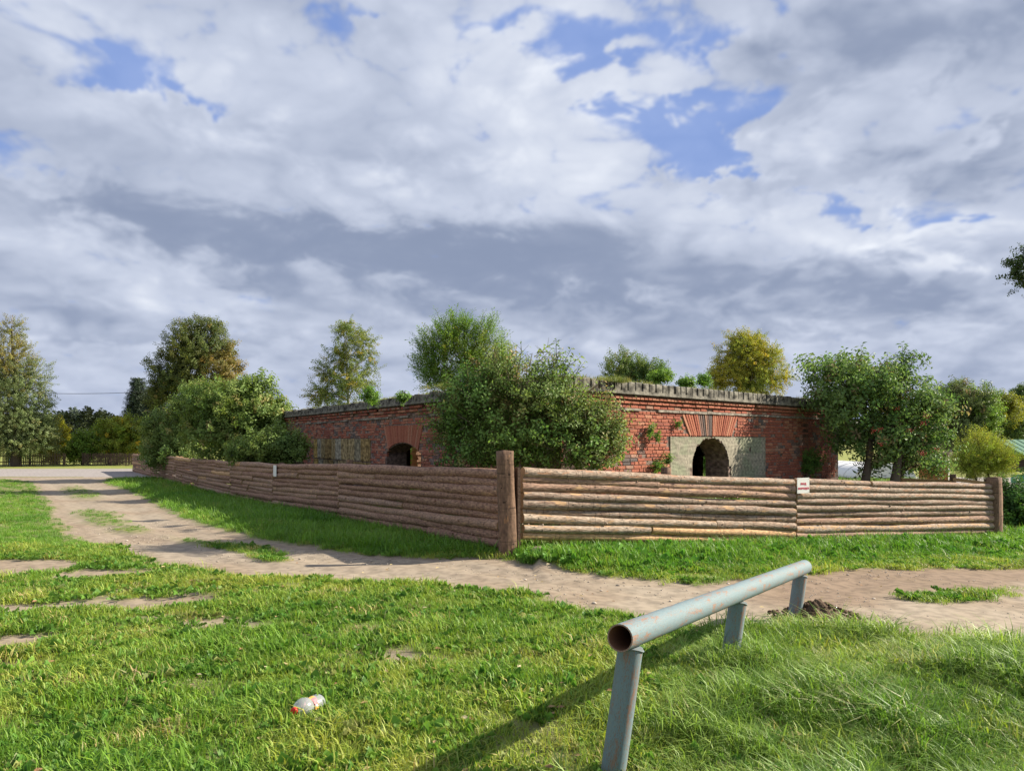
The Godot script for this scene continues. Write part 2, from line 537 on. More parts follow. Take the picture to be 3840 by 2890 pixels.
# ---------------------------------------------------------------- ground
func make_ground(soil_tex: Texture2D) -> void:
	var xs := PackedFloat32Array()
	var ds := PackedFloat32Array()
	var x := -9.0
	while x < 9.0:
		xs.append(x)
		x += 0.085
	var step := 0.1
	while x < 900.0:
		xs.append(x)
		step *= 1.09
		x += step
	xs.append(900.0)
	var left := PackedFloat32Array()
	x = -9.0
	step = 0.1
	while x > -900.0:
		step = minf(step * 1.05, 0.22) if x > -27.0 else step * 1.12
		x -= step
		left.append(x)
	left.reverse()
	xs = left + xs
	var d := -60.0
	while d < 0.0:
		ds.append(d)
		d += 6.0
	d = 0.0
	while d < 2.4:
		ds.append(d)
		d += 0.3
	while d < 12.0:
		ds.append(d)
		d += 0.075
	step = 0.09
	while d < 900.0:
		ds.append(d)
		step = minf(step * 1.03, 0.3) if d < 44.0 else step * 1.12
		d += step
	var nx := xs.size()
	var nd := ds.size()
	var pos := PackedVector3Array()
	var col := PackedColorArray()
	var uv := PackedVector2Array()
	var bareness := PackedFloat32Array()
	pos.resize(nx * nd)
	col.resize(nx * nd)
	uv.resize(nx * nd)
	bareness.resize(nx * nd)
	var kind := PackedByteArray()
	kind.resize(nx * nd)
	var dust := Color(0.345, 0.29, 0.222)
	var earth := Color(0.265, 0.20, 0.14)
	var turf := Color(0.20, 0.205, 0.085)
	var tar := Color(0.33, 0.30, 0.285)
	for j in nd:
		for k in nx:
			var q := j * nx + k
			var px := xs[k]
			var pd := ds[j]
			var b := 0.0
			if pd > 0.0 and pd < 46.0 and px > -32.0 and px < 10.0:
				b = bare(px, pd)
			var y := ground_y(px, pd)
			var tr := 0.0
			if b > 0.3:
				tr = track_distance(px, pd)
				var rut := exp(-pow((tr - 0.75 - 0.15 * n_mid.get_noise_2d(px * 6.0, pd * 6.0)) / 0.22, 2.0))
				y += (-0.02 - 0.022 * rut) * b
			kind[q] = 1 if b > 0.5 and tr > 0.0 else 0
			# the crossing tarred road beyond the end of the track
			var lane := smoothstep(42.2, 42.6, pd + 0.1 * px + 2.0) * (1.0 - smoothstep(54.0, 55.5, pd + 0.1 * px + 2.0))
			if px < 60.0 and px > -400.0 and lane > 0.5:
				kind[q] = 2
			pos[q] = Vector3(px, y, -pd)
			uv[q] = Vector2(px, pd) / 1.9
			var g := 0.5 + 0.5 * n_mid.get_noise_2d(px * 8.0, pd * 8.0)
			var g2 := n_big.get_noise_2d(px * 4.0, pd * 9.0)
			var soil := dust.lerp(earth, clampf(0.12 + 0.55 * smoothstep(0.5, 0.85, g) + 0.5 * maxf(g2, 0.0), 0.0, 1.0))
			if tr < 0.35 and b > 0.3:
				soil = soil.lerp(earth, 0.35)
			var brown := smoothstep(-4.7, -3.7, inside_edges(px, pd).y + 0.5 * n_mid.get_noise_2d(px * 12.0, pd * 12.0)) * smoothstep(2.0, 3.2, px)
			if pd < 14.0:
				soil = soil.lerp(Color(0.215, 0.15, 0.10), 0.8 * brown)
			var c := turf.lerp(soil, b)
			if b < 0.5 and pd > 46.0:
				c = Color(0.20, 0.26, 0.06).lerp(Color(0.30, 0.29, 0.08), g)
			if kind[q] == 2:
				c = tar * (0.9 + 0.2 * g)
			col[q] = c
			bareness[q] = b
	var norm := PackedVector3Array()
	norm.resize(nx * nd)
	for j in nd:
		for k in nx:
			var l := pos[j * nx + maxi(k - 1, 0)]
			var r := pos[j * nx + mini(k + 1, nx - 1)]
			var a := pos[maxi(j - 1, 0) * nx + k]
			var b2 := pos[mini(j + 1, nd - 1) * nx + k]
			norm[j * nx + k] = (r - l).cross(b2 - a).normalized()
	var idx := [PackedInt32Array(), PackedInt32Array(), PackedInt32Array()]
	for j in nd - 1:
		for k in nx - 1:
			var q := j * nx + k
			idx[kind[q]].append_array(PackedInt32Array([q, q + nx, q + 1, q + 1, q + nx, q + nx + 1]))
	var m := rough_mat(Color(1, 1, 1), soil_tex, 0.55, 0.2, 0.95, true)
	m.uv1_triplanar = false
	m.uv1_world_triplanar = false
	m.uv1_scale = Vector3.ONE
	var called := ["ground", "dirt_track", "tarred_road"]
	for s in 3:
		var arr := []
		arr.resize(Mesh.ARRAY_MAX)
		arr[Mesh.ARRAY_VERTEX] = pos
		arr[Mesh.ARRAY_NORMAL] = norm
		arr[Mesh.ARRAY_COLOR] = col
		arr[Mesh.ARRAY_TEX_UV] = uv
		arr[Mesh.ARRAY_INDEX] = idx[s]
		# keep only what this sheet uses
		var st := SurfaceTool.new()
		var am := ArrayMesh.new()
		am.add_surface_from_arrays(Mesh.PRIMITIVE_TRIANGLES, arr)
		st.create_from(am, 0)
		if s > 0:
			st.deindex()
			st.index()
		structure(called[s], st.commit(), m)


# ---------------------------------------------------------------- log fence
func log_mesh(a: Vector3, b: Vector3, r0: float, r1: float, seed_: int) -> ArrayMesh:
	var r := RandomNumberGenerator.new()
	r.seed = seed_
	var along := b - a
	var length := along.length()
	var segs := clampi(int(length / 0.28), 4, 22)
	var dir := along.normalized()
	var side := dir.cross(Vector3.UP).normalized()
	var pts := []
	var radii := []
	var bow := r.randf_range(-0.014, 0.012)
	var ph := r.randf() * TAU
	for k in segs + 1:
		var t := float(k) / segs
		var w := Vector3.UP * (bow * sin(PI * t) + 0.006 * sin(t * length * 2.3 + ph)) + side * (0.008 * sin(t * length * 1.9 + ph * 1.7))
		pts.append(a + along * t + w)
		radii.append(lerpf(r0, r1, t) * (1.0 + r.randf_range(-0.07, 0.07)))
	var m := MB.new()
	m.tube(pts, radii, 12, false, 1.0 / 1.6)
	# turn the bark so that no two logs show the same face
	var du := r.randf()
	var dv := r.randf() * 3.0
	for k in m.t.size():
		m.t[k] = m.t[k] + Vector2(du, dv)
	# stubs of trimmed branches
	for k in r.randi_range(2, 5) if length > 1.5 else 1:
		var t := r.randf_range(0.08, 0.92)
		var out := (side * r.randf_range(-1.0, -0.3) + Vector3.UP * r.randf_range(-0.8, 0.9)).normalized()
		if r.randf() < 0.5:
			out = -out + Vector3.UP * 0.01
		var rr := lerpf(r0, r1, t)
		var p := a + along * t + out * rr * 0.85
		m.tube([p, p + out * rr * 0.34], [rr * 0.26, rr * 0.17], 6, true, 1.0)
	var am := m.mesh()
	var cap := MB.new()
	for e in 2:
		var p: Vector3 = pts[0] if e == 0 else pts[-1]
		var q: float = radii[0] if e == 0 else radii[-1]
		var out := -dir if e == 0 else dir
		cap.tube([p - out * 0.01, p + out * 0.004], [q * 0.985, q * 0.97], 12, true, 1.0)
	cap.mesh(am)
	return am


var barks := []
var end_wood: StandardMaterial3D
var log_seed := 100


func add_log(parent: Node, a: Vector3, b: Vector3, r0: float, r1: float, bark: Material) -> void:
	log_seed += 1
	var mid := (a + b) * 0.5
	var base: Vector3 = (parent as Node3D).position
	var o := part("log", log_mesh(a - mid, b - mid, r0, r1, log_seed), null, parent)
	o.position = mid - base
	o.mesh.surface_set_material(0, bark)
	o.mesh.surface_set_material(1, end_wood)


func fence_run(root: Node3D, stations: Array, sunny: bool) -> void:
	# stations: [x, d, top, bottom, logs]
	for p in stations.size() - 1:
		var s0: Array = stations[p]
		var s1: Array = stations[p + 1]
		var count: int = s0[4]
		# uneven thicknesses that still fill the height
		var th := []
		var total := 0.0
		for k in count:
			th.append(rnd(0.8, 1.22))
			total += th[k]
		var acc := 0.0
		for k in count:
			var c0: float = (acc + th[k] * 0.5) / total
			var half: float = th[k] * 0.5 / total
			acc += th[k]
			var h0: float = s0[2] - s0[3]
			var h1: float = s1[2] - s1[3]
			var cuts := [0.0, 1.0]
			var chance := 0.28 if sunny else 0.5
			if rnd() < chance:
				cuts = [0.0, rnd(0.25, 0.75), 1.0]
			if not sunny and h0 > 0 and rnd() < 0.2:
				cuts = [0.0, rnd(0.2, 0.4), rnd(0.55, 0.8), 1.0]
			var flip := rnd() < 0.5
			for q in cuts.size() - 1:
				var t0: float = cuts[q]
				var t1: float = cuts[q + 1]
				var e0 := rnd(-0.014, 0.014)
				var e1 := rnd(-0.014, 0.014)
				var len_all := Vector2(s1[0] - s0[0], s1[1] - s0[1]).length()
				var pa := Vector3(lerpf(s0[0], s1[0], t0), lerpf(s0[2] - h0 * c0, s1[2] - h1 * c0, t0) + e0, -lerpf(s0[1], s1[1], t0))
				var pb := Vector3(lerpf(s0[0], s1[0], t1), lerpf(s0[2] - h0 * c0, s1[2] - h1 * c0, t1) + e1, -lerpf(s0[1], s1[1], t1))
				var dir := (pb - pa).normalized()
				var out := Vector3(dir.z, 0, -dir.x)
				if out.z < 0:
					out = -out
				pa += dir * rnd(0.0, 0.03) + out * rnd(-0.02, 0.03)
				pb -= dir * rnd(0.0, 0.03) - out * rnd(-0.02, 0.03)
				var ra := half * lerpf(h0, h1, t0) * 1.17
				var rb := half * lerpf(h0, h1, t1) * 1.17
				var tap := minf(0.13, 0.03 * len_all)
				var bark: Material
				if sunny:
					bark = barks[[0, 0, 1, 1, 2, 3][rng.randi_range(0, 5)]]
				else:
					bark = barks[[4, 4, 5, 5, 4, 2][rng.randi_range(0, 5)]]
				if k == count - 1 and sunny and p == 0 and q == 0:
					bark = barks[6]
				elif rnd() < (0.03 if sunny else 0.05) and cuts.size() > 2:
					bark = barks[6]
				add_log(root, pa, pb, ra * (1.0 + (tap if flip else -tap)), rb * (1.0 - (tap if flip else -tap)), bark)


func hewn_post(parent: Node3D, called: String, foot: Vector3, w: float, dp: float, h: float, lean: Vector3, turn: float, m: Material, seed_: int) -> MeshInstance3D:
	var r := RandomNumberGenerator.new()
	r.seed = seed_
	var b := MB.new()
	var rings := 12
	var sides := 14
	var first := 0
	for k in rings + 1:
		var t := float(k) / rings
		for j in sides + 1:
			var an := TAU * (j % sides) / sides
			var cx := cos(an)
			var sx := sin(an)
			var sq := pow(pow(absf(cx), 9.0) + pow(absf(sx), 9.0), -0.111)   # a squared-off round
			var rr := sq * (1.0 + 0.035 * sin(t * 7.0 + j * 2.3 + seed_) + 0.03 * sin(j * 5.1 + seed_) + r.randf_range(-0.03, 0.03))
			if j == sides:
				rr = sq
			var p := Vector3(cx * rr * w * 0.5, t * h, sx * rr * dp * 0.5) * Vector3(1.06 - 0.08 * t, 1, 1.06 - 0.08 * t) + lean * t
			b.vert(p, Vector3(cx, 0, sx), Vector2(float(j) / sides, t * h * 0.8))
	for k in rings:
		for j in sides:
			var q := k * (sides + 1) + j
			b.i.append_array(PackedInt32Array([q, q + sides + 1, q + 1, q + 1, q + sides + 1, q + sides + 2]))
	first = b.v.size()
	var mid := b.vert(Vector3(0, h + 0.012, 0) + lean, Vector3.UP, Vector2(0.5, 0.5))
	for j in sides + 1:
		b.vert(b.v[rings * (sides + 1) + j], Vector3.UP, Vector2(0.5, 0.5))
	for j in sides:
		b.i.append_array(PackedInt32Array([mid, mid + 2 + j, mid + 1 + j]))
	var st := SurfaceTool.new()
	st.create_from(b.mesh(), 0)
	st.generate_normals()
	var o := part(called, st.commit(), m, parent)
	o.position = foot - (parent.position if parent != self else Vector3.ZERO)
	o.rotation.y = turn
	return o


# ---------------------------------------------------------------- fort
func brick_mesh(w: float, h: float, depth: float, seed_: int, wedge := 0.0) -> ArrayMesh:
	# front face at z = 0, centre at the origin, worn edges; 18 triangles
	var r := RandomNumberGenerator.new()
	r.seed = seed_
	var b := MB.new()
	var e := 0.007
	var o := []
	var f := []
	var k := []
	for c in [[-1, 1], [1, 1], [1, -1], [-1, -1]]:
		var jx := r.randf_range(-0.004, 0.003)
		var jy := r.randf_range(-0.003, 0.003)
		var ww: float = w * (1.0 + wedge * c[1])
		var p := Vector2(c[0] * (ww * 0.5 + jx), c[1] * (h * 0.5 + jy))
		o.append(Vector3(p.x, p.y, -e * r.randf_range(0.6, 2.2)))
		f.append(Vector3(p.x - c[0] * e * r.randf_range(0.6, 2.0), p.y - c[1] * e * r.randf_range(0.6, 1.6), r.randf_range(-0.002, 0.002)))
		k.append(Vector3(p.x, p.y, -depth))
	b.quad(f[0], f[1], f[2], f[3])
	for s in 4:
		var t := (s + 1) % 4
		b.quad(o[s], o[t], f[t], f[s])
		b.quad(k[s], k[t], o[t], o[s])
	return b.mesh()


var brick_mats := []
var brick_tones := []
var brick_any: StandardMaterial3D
var stretchers := []
var headers := []
const COURSE := 0.072


# plain wall with an arched opening, built of upright slices so that the opening has a real reveal
func wall_slab(length: float, y0: float, y1: float, z0: float, z1: float, hole: Callable) -> ArrayMesh:
	var b := MB.new()
	var step := 0.06
	var n := int(length / step)
	step = length / n
	for k in n:
		var xa := k * step
		var xb := xa + step
		var ha: Vector2 = hole.call(xa)
		var hb: Vector2 = hole.call(xb)
		var spans := []
		if ha.y > ha.x or hb.y > hb.x:
			spans = [[y0, y0, maxf(ha.x, y0), maxf(hb.x, y0)], [ha.y, hb.y, y1, y1]]
			# reveal
			if ha.y > ha.x and hb.y > hb.x:
				b.quad(Vector3(xa, ha.y, z1), Vector3(xb, hb.y, z1), Vector3(xb, hb.y, z0), Vector3(xa, ha.y, z0))
				b.quad(Vector3(xa, ha.x, z0), Vector3(xb, hb.x, z0), Vector3(xb, hb.x, z1), Vector3(xa, ha.x, z1))
			elif hb.y > hb.x:
				b.quad(Vector3(xb, hb.y, z1), Vector3(xb, hb.y, z0), Vector3(xb, hb.x, z0), Vector3(xb, hb.x, z1))
				spans = [[y0, y0, y1, y1]]
			else:
				b.quad(Vector3(xa, ha.y, z0), Vector3(xa, ha.y, z1), Vector3(xa, ha.x, z1), Vector3(xa, ha.x, z0))
				spans = [[y0, y0, y1, y1]]
		else:
			spans = [[y0, y0, y1, y1]]
		for s in spans:
			if s[2] - s[0] < 0.001:
				continue
			b.quad(Vector3(xa, s[2], z1), Vector3(xb, s[3], z1), Vector3(xb, s[1], z1), Vector3(xa, s[0], z1))
			b.quad(Vector3(xb, s[3], z0), Vector3(xa, s[2], z0), Vector3(xa, s[0], z0), Vector3(xb, s[1], z0))
	b.quad(Vector3(0, y1, z0), Vector3(0, y1, z1), Vector3(0, y0, z1), Vector3(0, y0, z0))
	b.quad(Vector3(length, y1, z1), Vector3(length, y1, z0), Vector3(length, y0, z0), Vector3(length, y0, z1))
	b.quad(Vector3(0, y1, z0), Vector3(length, y1, z0), Vector3(length, y1, z1), Vector3(0, y1, z1))
	return b.mesh()


func lay_bricks(wall: Node3D, length: float, y0: float, y1: float, skip: Callable, single: Callable, tone: Callable, wear: float) -> void:
	var xf := [[], [], [], []]
	var cols := [[], [], [], []]
	var y := y0
	var row := 0
	while y + COURSE <= y1 + 0.001:
		var x := 0.0 if row % 2 == 0 else -0.13
		var head := row % 2 == 1
		while x < length - 0.05:
			var w := 0.125 if (head and rnd() < 0.75) or rnd() < 0.12 else 0.252
			var cx := x + w * 0.5
			x += w + 0.011
			if cx < 0.03 or cx > length - 0.03 or skip.call(cx, y + COURSE * 0.5):
				continue
			var t: float = tone.call(cx, y)
			if rnd() < 0.025 * wear:
				continue
			var back := 0.0
			if rnd() < 0.10 * wear:
				back = -rnd(0.008, 0.026)
			var p := Vector3(cx, y + COURSE * 0.5 + rnd(-0.002, 0.002), back + rnd(-0.004, 0.004))
			var tr := Transform3D(Basis(Vector3.BACK, rnd(-0.012, 0.012)), p)
			var kind := 0 if w > 0.2 else 2
			var v := rng.randi_range(0, 1)
			var tone_id := clampi(int(t + rnd(-1.3, 1.3)), 0, 7)
			if single.call(cx, y):
				var o := part("brick", (stretchers if kind == 0 else headers)[rng.randi_range(0, 3)], brick_mats[tone_id], wall)
				o.transform = tr
			else:
				xf[kind + v].append(tr)
				var c: Color = brick_tones[tone_id]
				cols[kind + v].append(c * rnd(0.85, 1.12))
		y += COURSE
		row += 1
	for k in 4:
		if xf[k].size():
			scatter("brickwork", stretchers[k] if k < 2 else headers[k - 2], brick_any, xf[k], cols[k], wall)


func voussoirs(wall: Node3D, cx: float, cy: float, inner: Callable, top: float, half_angle: float, count: int, tones: Array) -> void:
	for k in count:
		var a := lerpf(-half_angle, half_angle, (k + 0.5) / count)
		var dirv := Vector2(sin(a), cos(a))
		var lo: float = inner.call(a)
		var hi := (top - cy) / cos(a)
		var h := hi - lo
		var rm := (hi + lo) * 0.5
		var w := rm * 2.0 * half_angle / count - 0.012
		var t: int = tones[rng.randi_range(0, tones.size() - 1)]
		var o := part("arch_brick", brick_mesh(w, h, 0.07, 900 + k, 0.5 * (hi - lo) / (hi + lo)), brick_mats[t], wall)
		o.transform = Transform3D(Basis(Vector3.BACK, -a), Vector3(cx + dirv.x * rm, cy + dirv.y * rm, 0.012 + rnd(-0.004, 0.006)))


func cornice(wall: Node3D, length: float, from: float, clean: bool, mats: Dictionary) -> void:
	# two stepped brick courses, a plaster ledge, a cast band and a row of cast blocks with gaps between them
	var x := 0.0
	while x < length - 0.01:
		var w := minf(rnd(0.35, 0.8), length - x)
		if rnd() < (0.92 if clean else 0.45):
			var ledge := MB.new()
			ledge.box(Vector3(x, 2.175 + rnd(0, 0.01), -0.03), Vector3(x + w - 0.004, 2.222 + rnd(0, 0.012), 0.03 + rnd(0, 0.012)))
			part("plaster_ledge", ledge.mesh(), mats.ledge, wall)
		x += w
	for c in 3:
		var y: float = [2.262, 2.345, 2.428][c]
		var out: float = [0.018, 0.055, 0.10][c]
		var xf := []
		var cols := []
		x = 0.0
		while x < length - 0.13:
			var w := 0.125 if c == 2 else 0.252
			if rnd() < (0.985 if clean else 0.86):
				var tone_id: int = [[0, 1, 6], [1, 2, 2], [2, 3, 3]][c][rng.randi_range(0, 2)] if clean else rng.randi_range(0, 6)
				xf.append(Transform3D(Basis(Vector3.BACK, rnd(-0.01, 0.01)), Vector3(x + w * 0.5, y, out + rnd(-0.008, 0.006))))
				cols.append((brick_tones[tone_id] as Color) * rnd(0.85, 1.1))
			x += w + 0.012
		scatter("corbel_bricks", headers[c % 4] if c == 2 else stretchers[c % 4], brick_any, xf, cols, wall)
	var back := MB.new()
	back.box(Vector3(0, 2.22, -0.06), Vector3(length, 2.50, -0.005))
	part("corbel_mortar", back.mesh(), mats.mortar, wall)
	x = 0.0
	while x < length - 0.01:   # cast band in lengths
		var w := minf(rnd(1.1, 1.6), length - x)
		var b := MB.new()
		b.box(Vector3(x, 2.492, -0.55), Vector3(x + w - 0.008, 2.556, 0.155 + rnd(-0.006, 0.006)))
		part("cornice_band", b.mesh(), mats.cast, wall)
		x += w
	x = 0.0
	while x < length - 0.05:
		var w := minf(rnd(0.215, 0.25), length - x)
		var b := MB.new()
		var hh := 2.728 + rnd(-0.006, 0.006) - (rnd(0.0, 0.07) if not clean and rnd() < 0.5 else 0.0)
		if x > from:
			hh += rnd(-0.05, 0.02)
		var za := 0.135 + rnd(-0.008, 0.006)
		# a chamfered block
		var e := 0.014
		var xa := x
		var xb := x + w - (0.024 if x < from else 0.006)
		b.quad(Vector3(xa + e, hh - e, za), Vector3(xb - e, hh - e, za), Vector3(xb - e, 2.56, za), Vector3(xa + e, 2.56, za))
		b.quad(Vector3(xa + e, hh, za - e), Vector3(xb - e, hh, za - e), Vector3(xb - e, hh - e, za), Vector3(xa + e, hh - e, za))
		b.quad(Vector3(xa, hh - e, za - e), Vector3(xa + e, hh - e, za), Vector3(xa + e, 2.56, za), Vector3(xa, 2.56, za - e))
		b.quad(Vector3(xb - e, hh - e, za), Vector3(xb, hh - e, za - e), Vector3(xb, 2.56, za - e), Vector3(xb - e, 2.56, za))
		b.quad(Vector3(xa, hh, -0.4), Vector3(xa, hh, za - e), Vector3(xa, 2.56, za - e), Vector3(xa, 2.56, -0.4))
		b.quad(Vector3(xb, hh, za - e), Vector3(xb, hh, -0.4), Vector3(xb, 2.56, -0.4), Vector3(xb, 2.56, za - e))
		b.quad(Vector3(xa, hh, -0.4), Vector3(xb, hh, -0.4), Vector3(xb, hh, za - e), Vector3(xa, hh, za - e))
		part("cornice_block", b.mesh(), mats.cast, wall)
		x += w
	var core := MB.new()
	core.box(Vector3(0, 2.50, -0.5), Vector3(length, 2.70, 0.095))
	part("cornice_core", core.mesh(), mats.cast, wall)


func make_fort(tex: Texture2D, coarse: Texture2D, stain: Texture2D) -> void:
	brick_tones = [Color(0.42, 0.135, 0.09), Color(0.47, 0.16, 0.10), Color(0.53, 0.195, 0.12), Color(0.59, 0.27, 0.17), Color(0.36, 0.12, 0.085), Color(0.28, 0.18, 0.15), Color(0.50, 0.29, 0.21), Color(0.17, 0.14, 0.13)]
	for c in brick_tones:
		brick_mats.append(rough_mat(c, tex, 2.3, 1.2))
	brick_any = rough_mat(Color(1, 1, 1), tex, 2.3, 1.2, 0.92, true)
	for k in 4:
		stretchers.append(brick_mesh(0.252, 0.061, 0.06, 10 + k))
		headers.append(brick_mesh(0.125, 0.061, 0.06, 30 + k))
	var mortar := rough_mat(Color(0.30, 0.215, 0.175), coarse, 1.5, 1.5)
	var trim := {"ledge": rough_mat(Color(0.40, 0.35, 0.29), coarse, 1.2, 1.0), "mortar": mortar, "cast": rough_mat(Color(0.25, 0.235, 0.195), stain, 0.45, 1.8)}
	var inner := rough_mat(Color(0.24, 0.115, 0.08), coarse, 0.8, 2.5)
	var fort := thing("brick_fort", Vector3(0.85, 0, -13.7), "low ruined red brick fort with cast concrete cornice and grass on its roof", "fort")
	# --- the sunlit face
	var bx := Vector3(0.698, 0, -0.716).normalized()
	var bz := Vector3(-bx.z, 0, bx.x)
	var L := 12.5
	var hole := func(s: float) -> Vector2:
		var u: float = (s - 5.22) / 0.82
		if absf(u) >= 1.0:
			return Vector2(0, 0)
		return Vector2(0.42, 0.98 + 0.66 * sqrt(1.0 - u * u) + 0.06 * n_mid.get_noise_2d(s * 100.0, 5.0) + 0.02 * n_mid.get_noise_2d(s * 30.0, 9.0))
	var wall := part("facade_wall", wall_slab(L, -0.3, 2.5, -0.6, -0.014, hole), mortar, fort)
	wall.transform = Transform3D(Basis(bx, Vector3.UP, bz), Vector3.ZERO)
	wall.set_meta("label", "sunlit brick face with a round broken hole between plaster panels")
	var ring := func(a: float) -> float: return (1.69 - 0.35) / cos(a) if absf(a) < 0.4 else (1.69 - 0.35) / cos(a)
	var skip := func(s: float, y: float) -> bool:
		var h: Vector2 = hole.call(s)
		if h.y > h.x and y < h.y + 0.03:
			return true
		if s > 3.52 and s < 7.86 and y < 1.69:
			return true
		if y > 1.66 and absf(s - 5.22) < (y - 0.35) * tan(0.61) + 0.03:
			return true
		if y < 0.62 + 0.1 * sin(s * 3.0) and rng.randf() < 0.4:
			return true
		return s > L - 0.1 - 0.16 * absf(sin(y * 9.0))
	var count := [0]
	var single := func(s: float, y: float) -> bool:
		if s > 2.5 and s < 5.6 and y > 0.55 and count[0] < 258:
			count[0] += 1
			return true
		return false
	var tone := func(s: float, y: float) -> float:
		var q := n_mid.get_noise_2d(s * 13.0, y * 30.0)
		var soot := smoothstep(0.28, 0.4, n_mid.get_noise_2d(s * 22.0 + 90.0, y * 22.0) + (0.25 if s > 4.2 and s < 5.3 and y > 1.7 else 0.0))
		return clampf(1.6 + 2.6 * q, 0.2, 3.6) + 4.5 * soot
	lay_bricks(wall, L, 0.02, 2.18, skip, single, tone, 0.8)
	voussoirs(wall, 5.22, 0.35, ring, 2.17, 0.6, 25, [1, 2, 2, 0, 3])
	var arch_kids := wall.get_children().filter(func(o): return String(o.name).begins_with("arch_brick"))
	for k in [6, 7, 8, 9, 10, 11, 12]:
		(arch_kids[k] as MeshInstance3D).material_override = brick_mats[[5, 5, 7, 6, 5, 7, 7][k - 6]]
	# plaster panels either side of the hole, stained green by algae
	for side in 2:
		var b := MB.new()
		var s0 := 3.56 if side == 0 else 5.22
		var s1 := 5.22 if side == 0 else 7.82
		var nx := 90
		var ny := 52
		for k in nx:
			for j in ny:
				var xa := lerpf(s0, s1, float(k) / nx)
				var xb := lerpf(s0, s1, float(k + 1) / nx)
				var ya := lerpf(0.5, 1.67, float(j) / ny)
				var yb := lerpf(0.5, 1.67, float(j + 1) / ny)
				var xm := (xa + xb) * 0.5
				var h: Vector2 = hole.call(xm)
				var gap := 0.03 * n_mid.get_noise_2d(xm * 60.0, ya * 60.0) + 0.012
				if (h.y > h.x and ya < h.y + gap) or (absf(xm - 5.22) < 0.9 + gap and ya < 0.98):
					continue
				if ya < 0.62 and n_mid.get_noise_2d(xm * 50.0, ya * 50.0) > -0.1:
					continue
				if Vector2(xm - 7.05, ya - 1.36).length() < 0.055:
					continue
				var za := func(px: float, py: float) -> float: return 0.004 + 0.006 * n_mid.get_noise_2d(px * 30.0, py * 30.0)
				var green := smoothstep(0.0, 0.3, n_mid.get_noise_2d(xm * 7.0 + 7.0, ya * 7.0) + 0.35 * n_mid.get_noise_2d(xm * 50.0, ya * 50.0) + (0.22 if ya > 1.28 else -0.2))
				var dirt := smoothstep(0.1, 0.5, n_mid.get_noise_2d(xm * 9.0 + 50.0, ya * 22.0))
				b.col = Color(0.40, 0.365, 0.285).lerp(Color(0.29, 0.335, 0.215), green * 0.6).lerp(Color(0.31, 0.27, 0.21), dirt * 0.3)
				b.quad(Vector3(xa, yb, za.call(xa, yb)), Vector3(xb, yb, za.call(xb, yb)), Vector3(xb, ya, za.call(xb, ya)), Vector3(xa, ya, za.call(xa, ya)))
		var e := MB.new()   # the panel's cut edge
		var panel := b.mesh()
		e.col = Color(0.4, 0.37, 0.28)
		var xe := s0 if side == 0 else s1
		e.box(Vector3(xe - 0.02, 0.6, -0.012), Vector3(xe + 0.02, 1.675, 0.012))
		e.mesh(panel)
		part("plaster_panel", panel, rough_mat(Color(1, 1, 1), tex, 0.7, 0.8, 0.95, true), wall)
	cornice(wall, L, 8.6, true, trim)
	# --- the shaded face, running back from the corner
	var cx := Vector3(0.5, 0, 0.866).normalized()
	var cz := Vector3(-cx.z, 0, cx.x)
	var M := 20.0
	var arch := func(s: float) -> Vector2:
		var u: float = (s - 12.6) / 1.24
		if absf(u) >= 1.0:
			return Vector2(0, 0)
		return Vector2(0.25, 1.24 + 0.28 * (1.0 - u * u) + 0.01 * sin(s * 40.0))
	var far_wall := part("facade_wall", wall_slab(M, -0.5, 2.5, -0.6, -0.014, arch), mortar, fort)
	far_wall.transform = Transform3D(Basis(cx, Vector3.UP, cz), -cx * M)
	far_wall.set_meta("label", "shaded crumbling brick face with an arched opening and lichened stone panel")
	var skip2 := func(s: float, y: float) -> bool:
		var h: Vector2 = arch.call(s)
		if h.y > h.x and y < h.y + 0.02:
			return true
		if s > 4.2 and s < 10.2 and y < 1.66:
			return true
		return y > 1.2 and y < 2.0 and absf(s - 12.6) < (y + 0.75) * tan(0.46) + 0.04
	var tone2 := func(s: float, y: float) -> float:
		var q := n_mid.get_noise_2d(s * 11.0 + 300.0, y * 24.0)
		var soot := smoothstep(0.27, 0.42, n_mid.get_noise_2d(s * 13.0 + 190.0, y * 16.0) + (0.2 if s < 4.0 else 0.0))
		return clampf(2.1 + 2.6 * q, 0.3, 3.9) + 4.5 * soot
	lay_bricks(far_wall, M, 0.0, 2.18, skip2, func(_s: float, _y: float) -> bool: return false, tone2, 2.6)
	# brick apron over the arch
	var soldier := func(a: float) -> float: return (1.24 + 0.28 * (1.0 - pow(tan(a) * 2.15 / 1.24, 2.0)) + 0.77) / cos(a)
	voussoirs(far_wall, 12.6, -0.75, soldier, 1.98, 0.46, 27, [2, 2, 1, 3, 2])
	# facing stones with yellow lichen
	var stones := [Color(0.58, 0.40, 0.13), Color(0.50, 0.38, 0.19), Color(0.52, 0.47, 0.35), Color(0.44, 0.30, 0.12), Color(0.36, 0.31, 0.20)]
	for row in 2:
		var x := 4.3
		while x < 10.1:
			var w := minf(rnd(0.42, 0.7), 10.15 - x)
			var o := part("facing_stone", brick_mesh(w - 0.03, 0.66, 0.06, rng.randi_range(200, 260)), rough_mat(stones[rng.randi_range(0, 4)], coarse, 0.9, 2.2), far_wall)
			o.position = Vector3(x + w * 0.5, 0.62 + row * 0.69, 0.01 + rnd(-0.012, 0.012))
			x += w
	cornice(far_wall, M, -1.0, false, trim)
